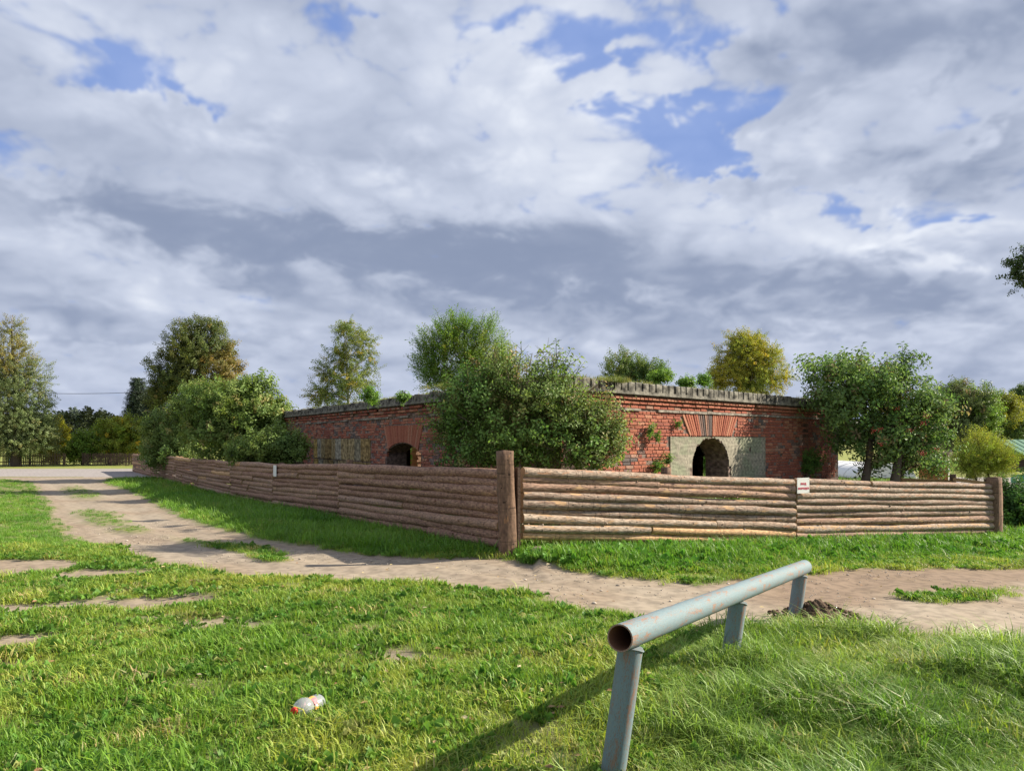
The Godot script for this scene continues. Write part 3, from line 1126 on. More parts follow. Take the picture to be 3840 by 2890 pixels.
	# --- roof slabs and the soil on them
	for w in 2:
		var host: Node3D = wall if w == 0 else far_wall
		var len_ := L if w == 0 else M
		var deep := 4.2 if w == 0 else 1.9
		var b := MB.new()
		# the two wings meet on a mitre inside the corner
		var cut := func(z: float) -> float: return minf(1.327 * absf(z), 2.6)
		var xa := func(z: float) -> float: return cut.call(z) if w == 0 else 0.0
		var xb := func(z: float) -> float: return len_ if w == 0 else len_ - cut.call(z)
		for q in 6:
			var z0 := lerpf(-deep, -0.42, q / 6.0)
			var z1 := lerpf(-deep, -0.42, (q + 1) / 6.0)
			for y in [2.505, 2.64]:
				var p := [Vector3(xa.call(z0), y, z0), Vector3(xb.call(z0), y, z0), Vector3(xb.call(z1), y, z1), Vector3(xa.call(z1), y, z1)]
				if y > 2.6:
					b.quad(p[0], p[1], p[2], p[3])
				else:
					b.quad(p[3], p[2], p[1], p[0])
		var zb := -deep
		b.quad(Vector3(xb.call(zb), 2.64, zb), Vector3(xa.call(zb), 2.64, zb), Vector3(xa.call(zb), 2.505, zb), Vector3(xb.call(zb), 2.505, zb))
		part("roof_slab", b.mesh(), rough_mat(Color(0.3, 0.28, 0.24), coarse, 0.7, 1.5), host)
		var s := MB.new()
		var n := int(len_ / 0.25)
		for k in n:
			for j in 6:
				var f := func(kk: int, jj: int) -> Vector3:
					var zz := lerpf(-deep, 0.02, jj / 6.0)
					var xx: float = lerpf(xa.call(zz), xb.call(zz), float(kk) / n)
					var edge := minf(1.0, minf(jj, 6 - jj) / 1.5)
					return Vector3(xx, 2.632 + (0.10 * edge + 0.05 * n_mid.get_noise_2d(xx * 20.0, zz * 20.0)) * (1.0 if edge > 0 else 0.6), zz)
				var gg := 0.5 + 0.5 * n_mid.get_noise_2d(k * 3.0, j * 9.0)
				s.col = Color(0.10, 0.095, 0.05).lerp(Color(0.10, 0.13, 0.035), gg)
				s.quad(f.call(k, j + 1), f.call(k, j), f.call(k + 1, j), f.call(k + 1, j + 1))
		for q in range(0, s.n.size()):
			if s.n[q].y < 0:
				s.n[q] = -s.n[q]
		part("roof_soil", s.mesh(), rough_mat(Color(1, 1, 1), coarse, 1.3, 3.0, 0.95, true), host)
	# --- inner walls and rubble, glimpsed through the openings, and an unseen added sun block
	var none := func(_s: float) -> Vector2: return Vector2.ZERO
	var door := func(s: float) -> Vector2: return Vector2(0.5, 1.05 + 0.1 * sqrt(maxf(0.0, 1.0 - pow((s - 3.0) / 0.27, 2.0)))) if absf(s - 3.0) < 0.27 else Vector2.ZERO
	var cross := part("cross_wall", wall_slab(4.2, -0.3, 2.5, -0.35, 0.0, door), inner, fort)
	cross.transform = Transform3D(Basis(-bz, Vector3.UP, bx), bx * 10.4)
	var back := part("back_or_sun_block_wall", wall_slab(8.2, -0.3, 2.5, -0.4, 0.0, none), inner, fort)
	back.transform = Transform3D(Basis(bx, Vector3.UP, bz), -bz * 4.2 + bx * 2.2)
	var end := part("end_wall", wall_slab(2.2, -0.3, 2.5, -0.4, 0.0, none), inner, fort)
	end.transform = Transform3D(Basis(-bz, Vector3.UP, bx), bx * L - bz * 0.6)
	var cross2 := part("cross_wall", wall_slab(0.95, -0.5, 2.5, -0.4, 0.0, none), inner, fort)
	cross2.transform = Transform3D(Basis(-cz, Vector3.UP, cx), -cx * 10.6 - cz * 0.6)
	var sun_block := part("back_or_sun_block_wall", wall_slab(3.9, -0.5, 2.5, -0.3, 0.0, none), inner, fort)  # added out of view, keeps sun from behind off the cross wall
	sun_block.transform = Transform3D(Basis(cx, Vector3.UP, cz), -cx * 10.6 - cz * 1.9)
	var pier := MB.new()
	var y := -0.2
	while y < 1.62:
		var w := rnd(0.2, 0.3)
		pier.box(Vector3(-w, y, -0.25 + rnd(-0.04, 0.04)), Vector3(w + rnd(-0.08, 0.05), y + 0.066, 0.25 + rnd(-0.05, 0.05)))
		y += 0.074
	var po := part("broken_pier", pier.mesh(), rough_mat(Color(0.45, 0.27, 0.18), tex, 2.0, 1.5), fort)
	po.transform = Transform3D(Basis(cx, Vector3.UP, cz), -cx * 11.6 - cz * 2.35)
	var beam := MB.new()
	beam.box(Vector3(-0.55, -0.05, -0.06), Vector3(0.55, 0.05, 0.06))
	var bo := part("fallen_beam", beam.mesh(), rough_mat(Color(0.42, 0.40, 0.36), coarse, 1.2, 1.0), fort)
	bo.transform = Transform3D(Basis(bx, Vector3.UP, bz) * Basis(Vector3.BACK, -0.75), bx * 6.3 - bz * 0.75 + Vector3.UP * 1.32)


# ---------------------------------------------------------------- plants
func sprig(seed_: int, leaves: int, length: float, leaf: float, width: float, lift: float, droop: float, bare_twig := false) -> ArrayMesh:
	var r := RandomNumberGenerator.new()
	r.seed = seed_
	var b := MB.new()
	b.col = Color(0.55, 0.42, 0.40)
	var bend := Vector3(r.randf_range(-0.2, 0.2), 0, r.randf_range(-0.2, 0.2)) * length
	b.tube([Vector3.ZERO, Vector3.UP * length * 0.5 + bend * 0.3, Vector3.UP * length + bend], [0.006, 0.004, 0.0015], 3, false)
	if bare_twig:
		for k in 5:
			var t := r.randf_range(0.2, 0.95)
			var p := Vector3.UP * length * t + bend * t * t
			var an := r.randf() * TAU
			b.tube([p, p + Vector3(cos(an), r.randf_range(0.1, 0.9), sin(an)) * length * r.randf_range(0.2, 0.4)], [0.003, 0.001], 3, false)
	for k in leaves:
		var t := (k + r.randf()) / leaves
		t = 0.12 + 0.9 * t
		var p := Vector3.UP * length * t + bend * t * t
		var an := k * 2.4 + r.randf_range(-0.5, 0.5)
		var out := Vector3(cos(an), lift + r.randf_range(-0.35, 0.35), sin(an)).normalized()
		var l := leaf * r.randf_range(0.65, 1.2)
		var w := width * r.randf_range(0.7, 1.15)
		var side := out.cross(Vector3.UP + Vector3(r.randf_range(-0.6, 0.6), 0, r.randf_range(-0.6, 0.6))).normalized()
		var up := side.cross(out).normalized()
		p += out * leaf * 0.25
		var tip := p + out * l - Vector3.UP * l * droop
		var mid := p + out * l * 0.48 - Vector3.UP * l * droop * 0.25
		var g := r.randf_range(0.72, 1.22)
		b.col = Color(g * r.randf_range(0.9, 1.15), g, g * r.randf_range(0.8, 1.1))
		b.tri(p, mid - side * w + up * w * 0.35, tip)
		b.tri(p, tip, mid + side * w + up * w * 0.35)
	return b.mesh()


func limb(b: MB, from: Vector3, to: Vector3, r0: float, r1: float, sag: float, sides := 6) -> void:
	var pts := []
	var radii := []
	var n := 5
	var ctrl := from.lerp(to, 0.5) + Vector3(rnd(-1, 1), sag, rnd(-1, 1)) * (to - from).length() * 0.16
	for k in n + 1:
		var t := float(k) / n
		pts.append(from.lerp(ctrl, t).lerp(ctrl.lerp(to, t), t))
		radii.append(lerpf(r0, r1, pow(t, 0.7)))
	b.tube(pts, radii, sides, false)


# lobes: [px, py, rx px, ry px, depth offset m, rz m, share, colour index]
func plant(called: String, foot: Vector3, d: float, lobes: Array, opt: Dictionary, label: String, category: String, group := "") -> Node3D:
	var root := thing(called, foot, label, category, group)
	var world := []
	var total := 0.0
	for l in lobes:
		var dd: float = d + l[4]
		var c := at(l[0], l[1], dd) - foot
		var rx: float = l[2] / F * dd
		var ry: float = l[3] / F * dd
		var rz: float = l[5] if l[5] > 0 else (rx + ry) * 0.5
		var vol: float = pow(rx * ry * rz, 0.75) * (l[6] if l.size() > 6 else 1.0)
		world.append([c, rx, ry, rz, vol, l[7] if l.size() > 7 else 0])
		total += vol
	var wood := MB.new()
	var bark: Color = opt.get("bark", Color(0.10, 0.08, 0.06))
	wood.col = bark
	var stems: Array = opt.get("stems", [Vector3.ZERO])
	var r0: float = opt.get("trunk", 0.12)
	var top: Vector3 = world[0][0]
	var high := -1e9
	for w in world:
		if w[0].y + w[2] * 0.5 > high:
			high = w[0].y + w[2] * 0.5
			top = w[0] + Vector3.UP * w[2] * 0.4
	var anchors := []
	for s in stems:
		var b: Vector3 = s
		var goal: Vector3 = top if stems.size() == 1 else (world[rng.randi_range(0, world.size() - 1)][0] as Vector3)
		goal = Vector3(lerpf(b.x, goal.x, 0.85), goal.y, lerpf(b.z, goal.z, 0.85))
		var pts := []
		var radii := []
		for k in 9:
			var t := k / 8.0
			pts.append(b.lerp(goal, t) + Vector3(sin(t * 5.0 + b.x), 0, cos(t * 4.0 + b.z)) * r0 * 0.9 * sin(PI * t) + Vector3.DOWN * (0.15 if k == 0 else 0.0))
			radii.append(r0 * lerpf(1.1, 0.14, pow(t, 0.8)) * (1.25 if k == 0 else 1.0))
		wood.tube(pts, radii, 9, true)
		anchors.append([pts, radii])
	var twigs: int = opt.get("twigs", 40)
	for w in world:
		var count := maxi(2, int(twigs * w[4] / total))
		var a: Array = anchors[rng.randi_range(0, anchors.size() - 1)]
		var k := clampi(int(rnd(2, 6)), 1, 7)
		# a limb starts on its trunk below the lobe
		for kk in range(7, 0, -1):
			if a[0][kk].y < w[0].y - w[2] * 0.3:
				k = kk
				break
		var lr: float = minf(a[1][k] * 0.7, r0 * 0.5)
		limb(wood, a[0][k], w[0], lr, lr * 0.45, 0.3)
		for q in count:
			var dir := Vector3(rng.randfn(), rng.randfn() * 0.8 + 0.25, rng.randfn()).normalized()
			var tip: Vector3 = w[0] + dir * Vector3(w[1], w[2], w[3]) * rnd(0.6, 0.98)
			var st: Vector3 = (a[0][k] as Vector3).lerp(w[0], rnd(0.45, 1.0))
			limb(wood, st, tip, lr * 0.38, 0.004, 0.2, 4)
	var wm := mat(Color(1, 1, 1), 0.9, null, true)
	part("trunk" if category == "tree" else "stems", wood.mesh(), wm, root)
	# leaves
	var meshes: Array = opt.leaves
	var n: int = opt.count
	var size: float = opt.get("size", 1.0)
	var gap: float = opt.get("gap", -0.25)
	var shell: float = opt.get("shell", 0.5)
	var upward: float = opt.get("up", 0.35)
	var tones: Array = opt.tones
	var nf := FastNoiseLite.new()
	nf.seed = rng.randi_range(1, 9999)
	nf.frequency = opt.get("clump", 1.0)
	nf.fractal_octaves = 2
	var sets := []
	var colsets := []
	for m in meshes:
		sets.append([])
		colsets.append([])
	for w in world:
		var count := int(n * w[4] / total)
		for q in count:
			var dir := Vector3(rng.randfn(), rng.randfn(), rng.randfn()).normalized()
			var rr := pow(rnd(), shell)
			var p: Vector3 = w[0] + dir * Vector3(w[1], w[2], w[3]) * rr * (1.0 + 0.22 * nf.get_noise_3dv(dir * 1.7 / nf.frequency + w[0]))
			var v := nf.get_noise_3dv(p)
			if v < gap + rnd(-0.08, 0.08):
				continue
			var aim := (dir * 0.9 + Vector3.UP * upward + Vector3(rnd(-1, 1), rnd(-1, 1), rnd(-1, 1)) * 0.55).normalized()
			var side := aim.cross(Vector3(rnd(-1, 1), rnd(-1, 1), rnd(-1, 1))).normalized()
			var sc := size * rnd(0.7, 1.25)
			var basis := Basis(side, aim, side.cross(aim)) * sc
			var which := rng.randi_range(0, meshes.size() - 1)
			var pick: Array = tones[w[5]]
			var c: Color = (pick[0] as Color).lerp(pick[1], clampf(0.5 + 0.9 * nf.get_noise_3dv(p * 0.6 + Vector3(50, 0, 0)) + rnd(-0.3, 0.3), 0.0, 1.0))
			if pick.size() > 2 and rnd() < 0.06:
				c = pick[2]
			sets[which].append(Transform3D(basis, p - aim * sc * 0.1))
			colsets[which].append(c * rnd(0.8, 1.2))
	for m in meshes.size():
		if sets[m].size():
			scatter("crown" if category == "tree" else "foliage", meshes[m], opt.mat, sets[m], colsets[m], root)
	return root


func conifer(foot: Vector3, h: float, r: float, tone: Color, mesh: Mesh, m: Material, label: String, group := "") -> Node3D:
	var root := thing("spruce_tree", foot, label, "tree", group)
	var wood := MB.new()
	wood.col = Color(0.08, 0.06, 0.045)
	wood.tube([Vector3.DOWN * 0.2, Vector3.UP * h * 0.5, Vector3.UP * h * 0.99], [h * 0.02, h * 0.012, 0.01], 7, false)
	var xf := []
	var cols := []
	var y := h * 0.08
	while y < h * 0.98:
		var t := y / h
		var rr := r * pow(1.0 - t, 0.85)
		var arms := 15
		for k in arms:
			var an := TAU * (k + rnd(-0.3, 0.3)) / arms
			var out := Vector3(cos(an), -0.18 + 0.5 * t, sin(an)).normalized()
			var l := rr * rnd(0.75, 1.1)
			wood.tube([Vector3.UP * y, Vector3.UP * y + out * l], [0.025, 0.006], 3, false)
			var steps := maxi(2, int(l / 0.13))
			for q in steps:
				var p := Vector3.UP * y + out * l * (q + 0.6) / steps + Vector3(rnd(-0.06, 0.06), rnd(-0.1, 0.02), rnd(-0.06, 0.06))
				var aim := (out + Vector3(rnd(-0.5, 0.5), rnd(-0.5, 0.1), rnd(-0.5, 0.5))).normalized()
				var side := aim.cross(Vector3(0.3, 1, 0.2)).normalized()
				xf.append(Transform3D(Basis(side, aim, side.cross(aim)) * rnd(0.8, 1.3), p))
				cols.append(tone * rnd(0.7, 1.25))
		y += h * 0.03
	part("trunk", wood.mesh(), mat(Color(1, 1, 1), 0.9, null, true), root)
	scatter("crown", mesh, m, xf, cols, root)
	return root


func grass_clump(seed_: int, blades: int, spread: float, h0: float, h1: float, w: float, lean: float, dry: float) -> ArrayMesh:
	var r := RandomNumberGenerator.new()
	r.seed = seed_
	var b := MB.new()
	for k in blades:
		var an := r.randf() * TAU
		var p := Vector3(cos(r.randf() * TAU), 0, sin(r.randf() * TAU)) * spread * sqrt(r.randf())
		p.y = -0.012
		var h := r.randf_range(h0, h1)
		var out := Vector3(cos(an), 0, sin(an))
		var side := Vector3(-sin(an), 0, cos(an)) * w * r.randf_range(0.6, 1.2)
		var bow := lean * r.randf_range(0.2, 1.3)
		var mid := p + Vector3.UP * h * 0.55 + out * h * bow * 0.28
		var tip := p + Vector3.UP * h * (1.0 - bow * 0.28) + out * h * bow
		var g := r.randf_range(0.7, 1.2)
		if r.randf() < dry:
			b.col = Color(2.1, 1.25, 1.6) * r.randf_range(0.7, 1.1)
		else:
			b.col = Color(g * r.randf_range(0.85, 1.2), g, g * r.randf_range(0.7, 1.3))
		var nn := side.cross(mid - p).normalized()
		var n2 := side.cross(tip - mid).normalized()
		var q := b.vert(p - side * 0.8, nn)
		b.vert(p + side * 0.8, nn)
		b.vert(mid - side, (nn + n2).normalized())
		b.vert(mid + side, (nn + n2).normalized())
		b.vert(tip, n2)
		b.i.append_array(PackedInt32Array([q, q + 2, q + 1, q + 1, q + 2, q + 3, q + 2, q + 4, q + 3]))
	return b.mesh()


func weed_clump(seed_: int, leaves: int, spread: float, leaf: float, w: float, lift: float) -> ArrayMesh:
	var r := RandomNumberGenerator.new()
	r.seed = seed_
	var b := MB.new()
	for k in leaves:
		var an := r.randf() * TAU
		var p := Vector3(cos(r.randf() * TAU), 0, sin(r.randf() * TAU)) * spread * sqrt(r.randf())
		var out := Vector3(cos(an), 0, sin(an))
		var side := Vector3(-sin(an), 0, cos(an)) * w * r.randf_range(0.7, 1.2)
		var l := leaf * r.randf_range(0.6, 1.25)
		var y := r.randf_range(0.1, 1.0) * lift
		var mid := p + out * l * 0.5 + Vector3.UP * (y + 0.02)
		var tip := p + out * l + Vector3.UP * (y * r.randf_range(0.6, 1.0))
		var root_ := p * 0.5 + Vector3.UP * maxf(-0.005, y - 0.02)
		var g := r.randf_range(0.75, 1.2)
		b.col = Color(g * r.randf_range(0.85, 1.15), g, g * r.randf_range(0.8, 1.3))
		b.tri(root_, mid - side, tip)
		b.tri(root_, tip, mid + side)
		b.tri(root_ + Vector3.DOWN * (y + 0.01), root_ + side * 0.15, root_ - side * 0.15)
	return b.mesh()


func grow(called: String, clumps: Array, m: Material, spots: Array, tones: Array, label: String, category: String) -> void:
	# spots: [x, d, scale, y lift]; one object per mesh variant
	var host := thing(called, Vector3.ZERO, label, category)
	host.set_meta("kind", "stuff")
	var sets := []
	var cols := []
	for k in clumps:
		sets.append([])
		cols.append([])
	for s in spots:
		var which := rng.randi_range(0, clumps.size() - 1)
		var y := ground_y(s[0], s[1])
		var tone := n_big.get_noise_2d(s[0] * 10.0, s[1] * 10.0) * 0.9 + n_mid.get_noise_2d(s[0] * 25.0, s[1] * 25.0) * 0.6
		var c: Color = (tones[0] as Color).lerp(tones[1], clampf(0.5 + tone + rnd(-0.25, 0.25), 0.0, 1.0))
		if rnd() < 0.05:
			c = tones[2]
		var tilt := Basis(Vector3(rnd(-1, 1), 0, rnd(-1, 1)).normalized(), rnd(0, 0.25))
		var b := tilt * Basis(Vector3.UP, rnd(0, TAU)) * Basis.from_scale(Vector3(1, rnd(0.75, 1.25), 1) * s[2])
		sets[which].append(Transform3D(b, Vector3(s[0], y, -s[1])))
		cols[which].append(c * rnd(0.82, 1.18))
	for k in clumps.size():
		if sets[k].size():
			scatter("blades", clumps[k], m, sets[k], cols[k], host)


func lathe(profile: Array, sides := 20) -> ArrayMesh:   # profile: [radius, along z]
	var b := MB.new()
	for k in profile.size():
		for j in sides + 1:
			var an := TAU * j / sides
			b.vert(Vector3(cos(an) * profile[k][0], sin(an) * profile[k][0], profile[k][1]), Vector3(cos(an), sin(an), 0), Vector2(float(j) / sides, float(k) / profile.size()))
	for k in profile.size() - 1:
		for j in sides:
			var q := k * (sides + 1) + j
			b.i.append_array(PackedInt32Array([q, q + sides + 1, q + 1, q + 1, q + sides + 1, q + sides + 2]))
	var st := SurfaceTool.new()
	st.create_from(b.mesh(), 0)
	st.generate_normals()
	return st.commit()


func make_rail() -> void:
	# a bent-pipe barrier: painted tube on three stubs, open at the near end
	var a := at(2325, 2392, 3.7)
	var b := at(3018, 2125, 7.4)
	var root := thing("pipe_barrier", Vector3(a.x, ground_y(a.x, 3.7), -3.7), "pale blue painted steel pipe barrier with rust spots on three posts in grass", "barrier")
	var w := 256
	var h := 512
	var f := FastNoiseLite.new()
	f.seed = 8
	f.frequency = 1.0
	f.fractal_octaves = 4
	var im := Image.create(w, h, false, Image.FORMAT_RGB8)
	for y in h:
		for x in w:
			var th := TAU * x / w
			var v := y / 128.0
			var big := f.get_noise_3d(cos(th) * 1.2, sin(th) * 1.2, v * 1.3)
			var small := f.get_noise_3d(cos(th) * 9.0, sin(th) * 9.0, v * 7.0)
			var tiny := f.get_noise_3d(cos(th) * 26.0, sin(th) * 26.0, v * 15.0)
			var c := Color(0.17, 0.245, 0.272).lerp(Color(0.215, 0.28, 0.295), clampf(0.5 + small, 0, 1))
			c = c.lerp(Color(0.33, 0.19, 0.13), smoothstep(0.28, 0.46, big + 0.5 * small) * 0.75)
			c = c.lerp(Color(0.26, 0.14, 0.09), smoothstep(0.26, 0.36, tiny + 0.35 * big) * 0.85)
			im.set_pixel(x, y, c.linear_to_srgb())
	var paint := mat(Color(0.86, 0.86, 0.86), 0.7, ImageTexture.create_from_image(im))
	paint.metallic_specular = 0.3
	var rust := mat(Color(0.19, 0.10, 0.06), 0.95)
	rust.specular_mode = BaseMaterial3D.SPECULAR_DISABLED
	var rr := 0.0665
	var dir := (b - a).normalized()
	var tube := MB.new()
	var pts := []
	var radii := []
	for k in 13:
		pts.append(a.lerp(b, k / 12.0) - root.position)
		radii.append(rr)
	tube.tube(pts, radii, 28, false, 0.8)
	# rounded closed far end
	var o := b - root.position
	tube.tube([o, o + dir * 0.012, o + dir * 0.02], [rr, rr * 0.8, 0.001], 28, false, 0.8)
	# rim of the cut end
	var s := a - root.position
	var ru := dir.cross(Vector3.UP).normalized()
	var rv := ru.cross(dir)
	for j in 28:
		var c0 := ru * cos(TAU * j / 28) + rv * sin(TAU * j / 28)
		var c1 := ru * cos(TAU * (j + 1) / 28) + rv * sin(TAU * (j + 1) / 28)
		tube.quad(s + c0 * rr, s + c1 * rr, s + c1 * (rr - 0.007), s + c0 * (rr - 0.007))
	part("rail", tube.mesh(), paint, root)
	var bore := MB.new()
	bore.tube([s, s + dir * 0.6, s + dir * 1.2, s + dir * 1.21], [rr - 0.007, rr - 0.007, rr - 0.007, 0.001], 28, false, 1.0)
	part("bore", bore.mesh(), rust, root)
	var lean := Vector3(-0.14, 0, 0.0)
	for k in 3:
		var t: float = [0.03, 0.47, 0.955][k]
		var top := a.lerp(b, t) - Vector3.UP * rr * 0.93
		var h2 := top.y - ground_y(top.x, -top.z) + 0.3
		var foot := top - Vector3.UP * h2 + lean * h2
		var p := MB.new()
		var pp := []
		var pr := []
		for q in 6:
			pp.append(foot.lerp(top, q / 5.0) - root.position)
			pr.append(0.0615)
		p.tube(pp, pr, 24, true, 0.8)
		part("post", p.mesh(), paint, root)
		var weld := MB.new()
		var wp := []
		var wr := []
		for q in 13:
			var an := TAU * q / 12
			wp.append(top + Vector3(cos(an) * 0.0635, -0.012 - 0.012 * cos(2 * an), sin(an) * 0.0635) - root.position)
			wr.append(0.0045)
		weld.tube(wp, wr, 5, false)
		part("weld", weld.mesh(), paint, root)


func make_bottle() -> void:
	var p := Vector3(-1.185, 0, -4.5)
	p.y = ground_y(p.x, 4.5) + 0.052
	var root := thing("plastic_bottle", p, "crumpled empty plastic drink bottle with red cap lying in the grass", "bottle")
	root.rotation = Vector3(-0.1, -0.42, 0)
	root.scale = Vector3.ONE * 0.9
	var body := mat(Color(0.55, 0.58, 0.60), 0.22)
	body.metallic_specular = 0.6
	body.transparency = BaseMaterial3D.TRANSPARENCY_ALPHA
	body.albedo_color.a = 0.38
	# cap towards +z
	part("body", lathe([[0.001, -0.115], [0.04, -0.117], [0.054, -0.108], [0.059, -0.095], [0.055, -0.083], [0.059, -0.07], [0.054, -0.058], [0.056, -0.04], [0.049, -0.03], [0.047, -0.01], [0.050, 0.004], [0.060, 0.02], [0.064, 0.042], [0.062, 0.065], [0.052, 0.092], [0.036, 0.112], [0.02, 0.124], [0.018, 0.136]]), body, root)
	var lab := MB.new()
	for k in 20:
		for j in 4:
			var f := func(kk: int, jj: int) -> Vector3:
				var an := TAU * kk / 20.0
				var q := 0.0545 - 0.003 * sin(an * 3.0 + jj)
				return Vector3(cos(an) * q, sin(an) * q, lerpf(-0.042, 0.006, jj / 4.0))
			lab.col = Color(0.75, 0.20, 0.22) if sin(k * 0.9) > 0.2 else (Color(0.80, 0.42, 0.10) if k % 3 else Color(0.85, 0.55, 0.60))
			lab.quad(f.call(k + 1, j), f.call(k, j), f.call(k, j + 1), f.call(k + 1, j + 1))
	part("label", lab.mesh(), mat(Color(1, 1, 1), 0.4, null, true), root)
	part("cap", lathe([[0.021, 0.128], [0.0225, 0.131], [0.0225, 0.148], [0.019, 0.151], [0.001, 0.151]]), mat(Color(0.62, 0.045, 0.03), 0.4), root)


func make_board(called: String, centre: Vector3, right: Vector3, w: float, h: float, label: String, lines: Array) -> void:
	var root := thing(called, centre, label, "sign")
	var z := right.cross(Vector3.UP).normalized()
	root.basis = Basis(right, Vector3.UP, z)
	var b := MB.new()
	b.box(Vector3(-w * 0.5, -h * 0.5, -0.004), Vector3(w * 0.5, h * 0.5, 0.004))
	part("panel", b.mesh(), mat(Color(0.78, 0.78, 0.75), 0.5), root)
	var font := SystemFont.new()
	font.font_names = PackedStringArray(["Droid Sans"])
	font.font_weight = 700
	for l in lines:
		var t := TextMesh.new()
		t.text = l[0]
		t.font = font
		t.font_size = 32
		t.pixel_size = l[2] / 32.0
		t.depth = 0.002
		var o := part("lettering", t, mat(Color(0.62, 0.05, 0.09), 0.5), root)
		o.position = Vector3(0, l[1], 0.006)
	for sx in [-1, 1]:
		for sy in [-1, 1]:
			var q := MB.new()
			q.tube([Vector3(sx * (w * 0.5 - 0.02), sy * (h * 0.5 - 0.02), 0.003), Vector3(sx * (w * 0.5 - 0.02), sy * (h * 0.5 - 0.02), 0.0065)], [0.005, 0.004], 8, true)
			part("screw", q.mesh(), mat(Color(0.3, 0.3, 0.3), 0.4), root)


func rock(called: String, p: Vector3, r: Vector3, label: String, tone: Color, tex: Texture2D) -> void:
	var s := SphereMesh.new()
	s.radial_segments = 22
	s.rings = 12
	s.radius = 0.5
	s.height = 1.0
	var arr := s.get_mesh_arrays()
	var v: PackedVector3Array = arr[Mesh.ARRAY_VERTEX]
	for k in v.size():
		v[k] *= 1.0 + 0.22 * n_mid.get_noise_3dv(v[k] * 60.0 + p * 40.0) + 0.1 * n_mid.get_noise_3dv(v[k] * 160.0)
	arr[Mesh.ARRAY_VERTEX] = v
	var m := ArrayMesh.new()
	m.add_surface_from_arrays(Mesh.PRIMITIVE_TRIANGLES, arr)
	var st := SurfaceTool.new()
	st.create_from(m, 0)
	st.generate_normals()
	var o := part(called, st.commit(), rough_mat(tone, tex, 2.0, 1.5), self)
	o.position = p
	o.scale = r * 2.0
	tag(o, label, "stone")


func print_time(what: String) -> void:
	print(what, " ", Time.get_ticks_msec())


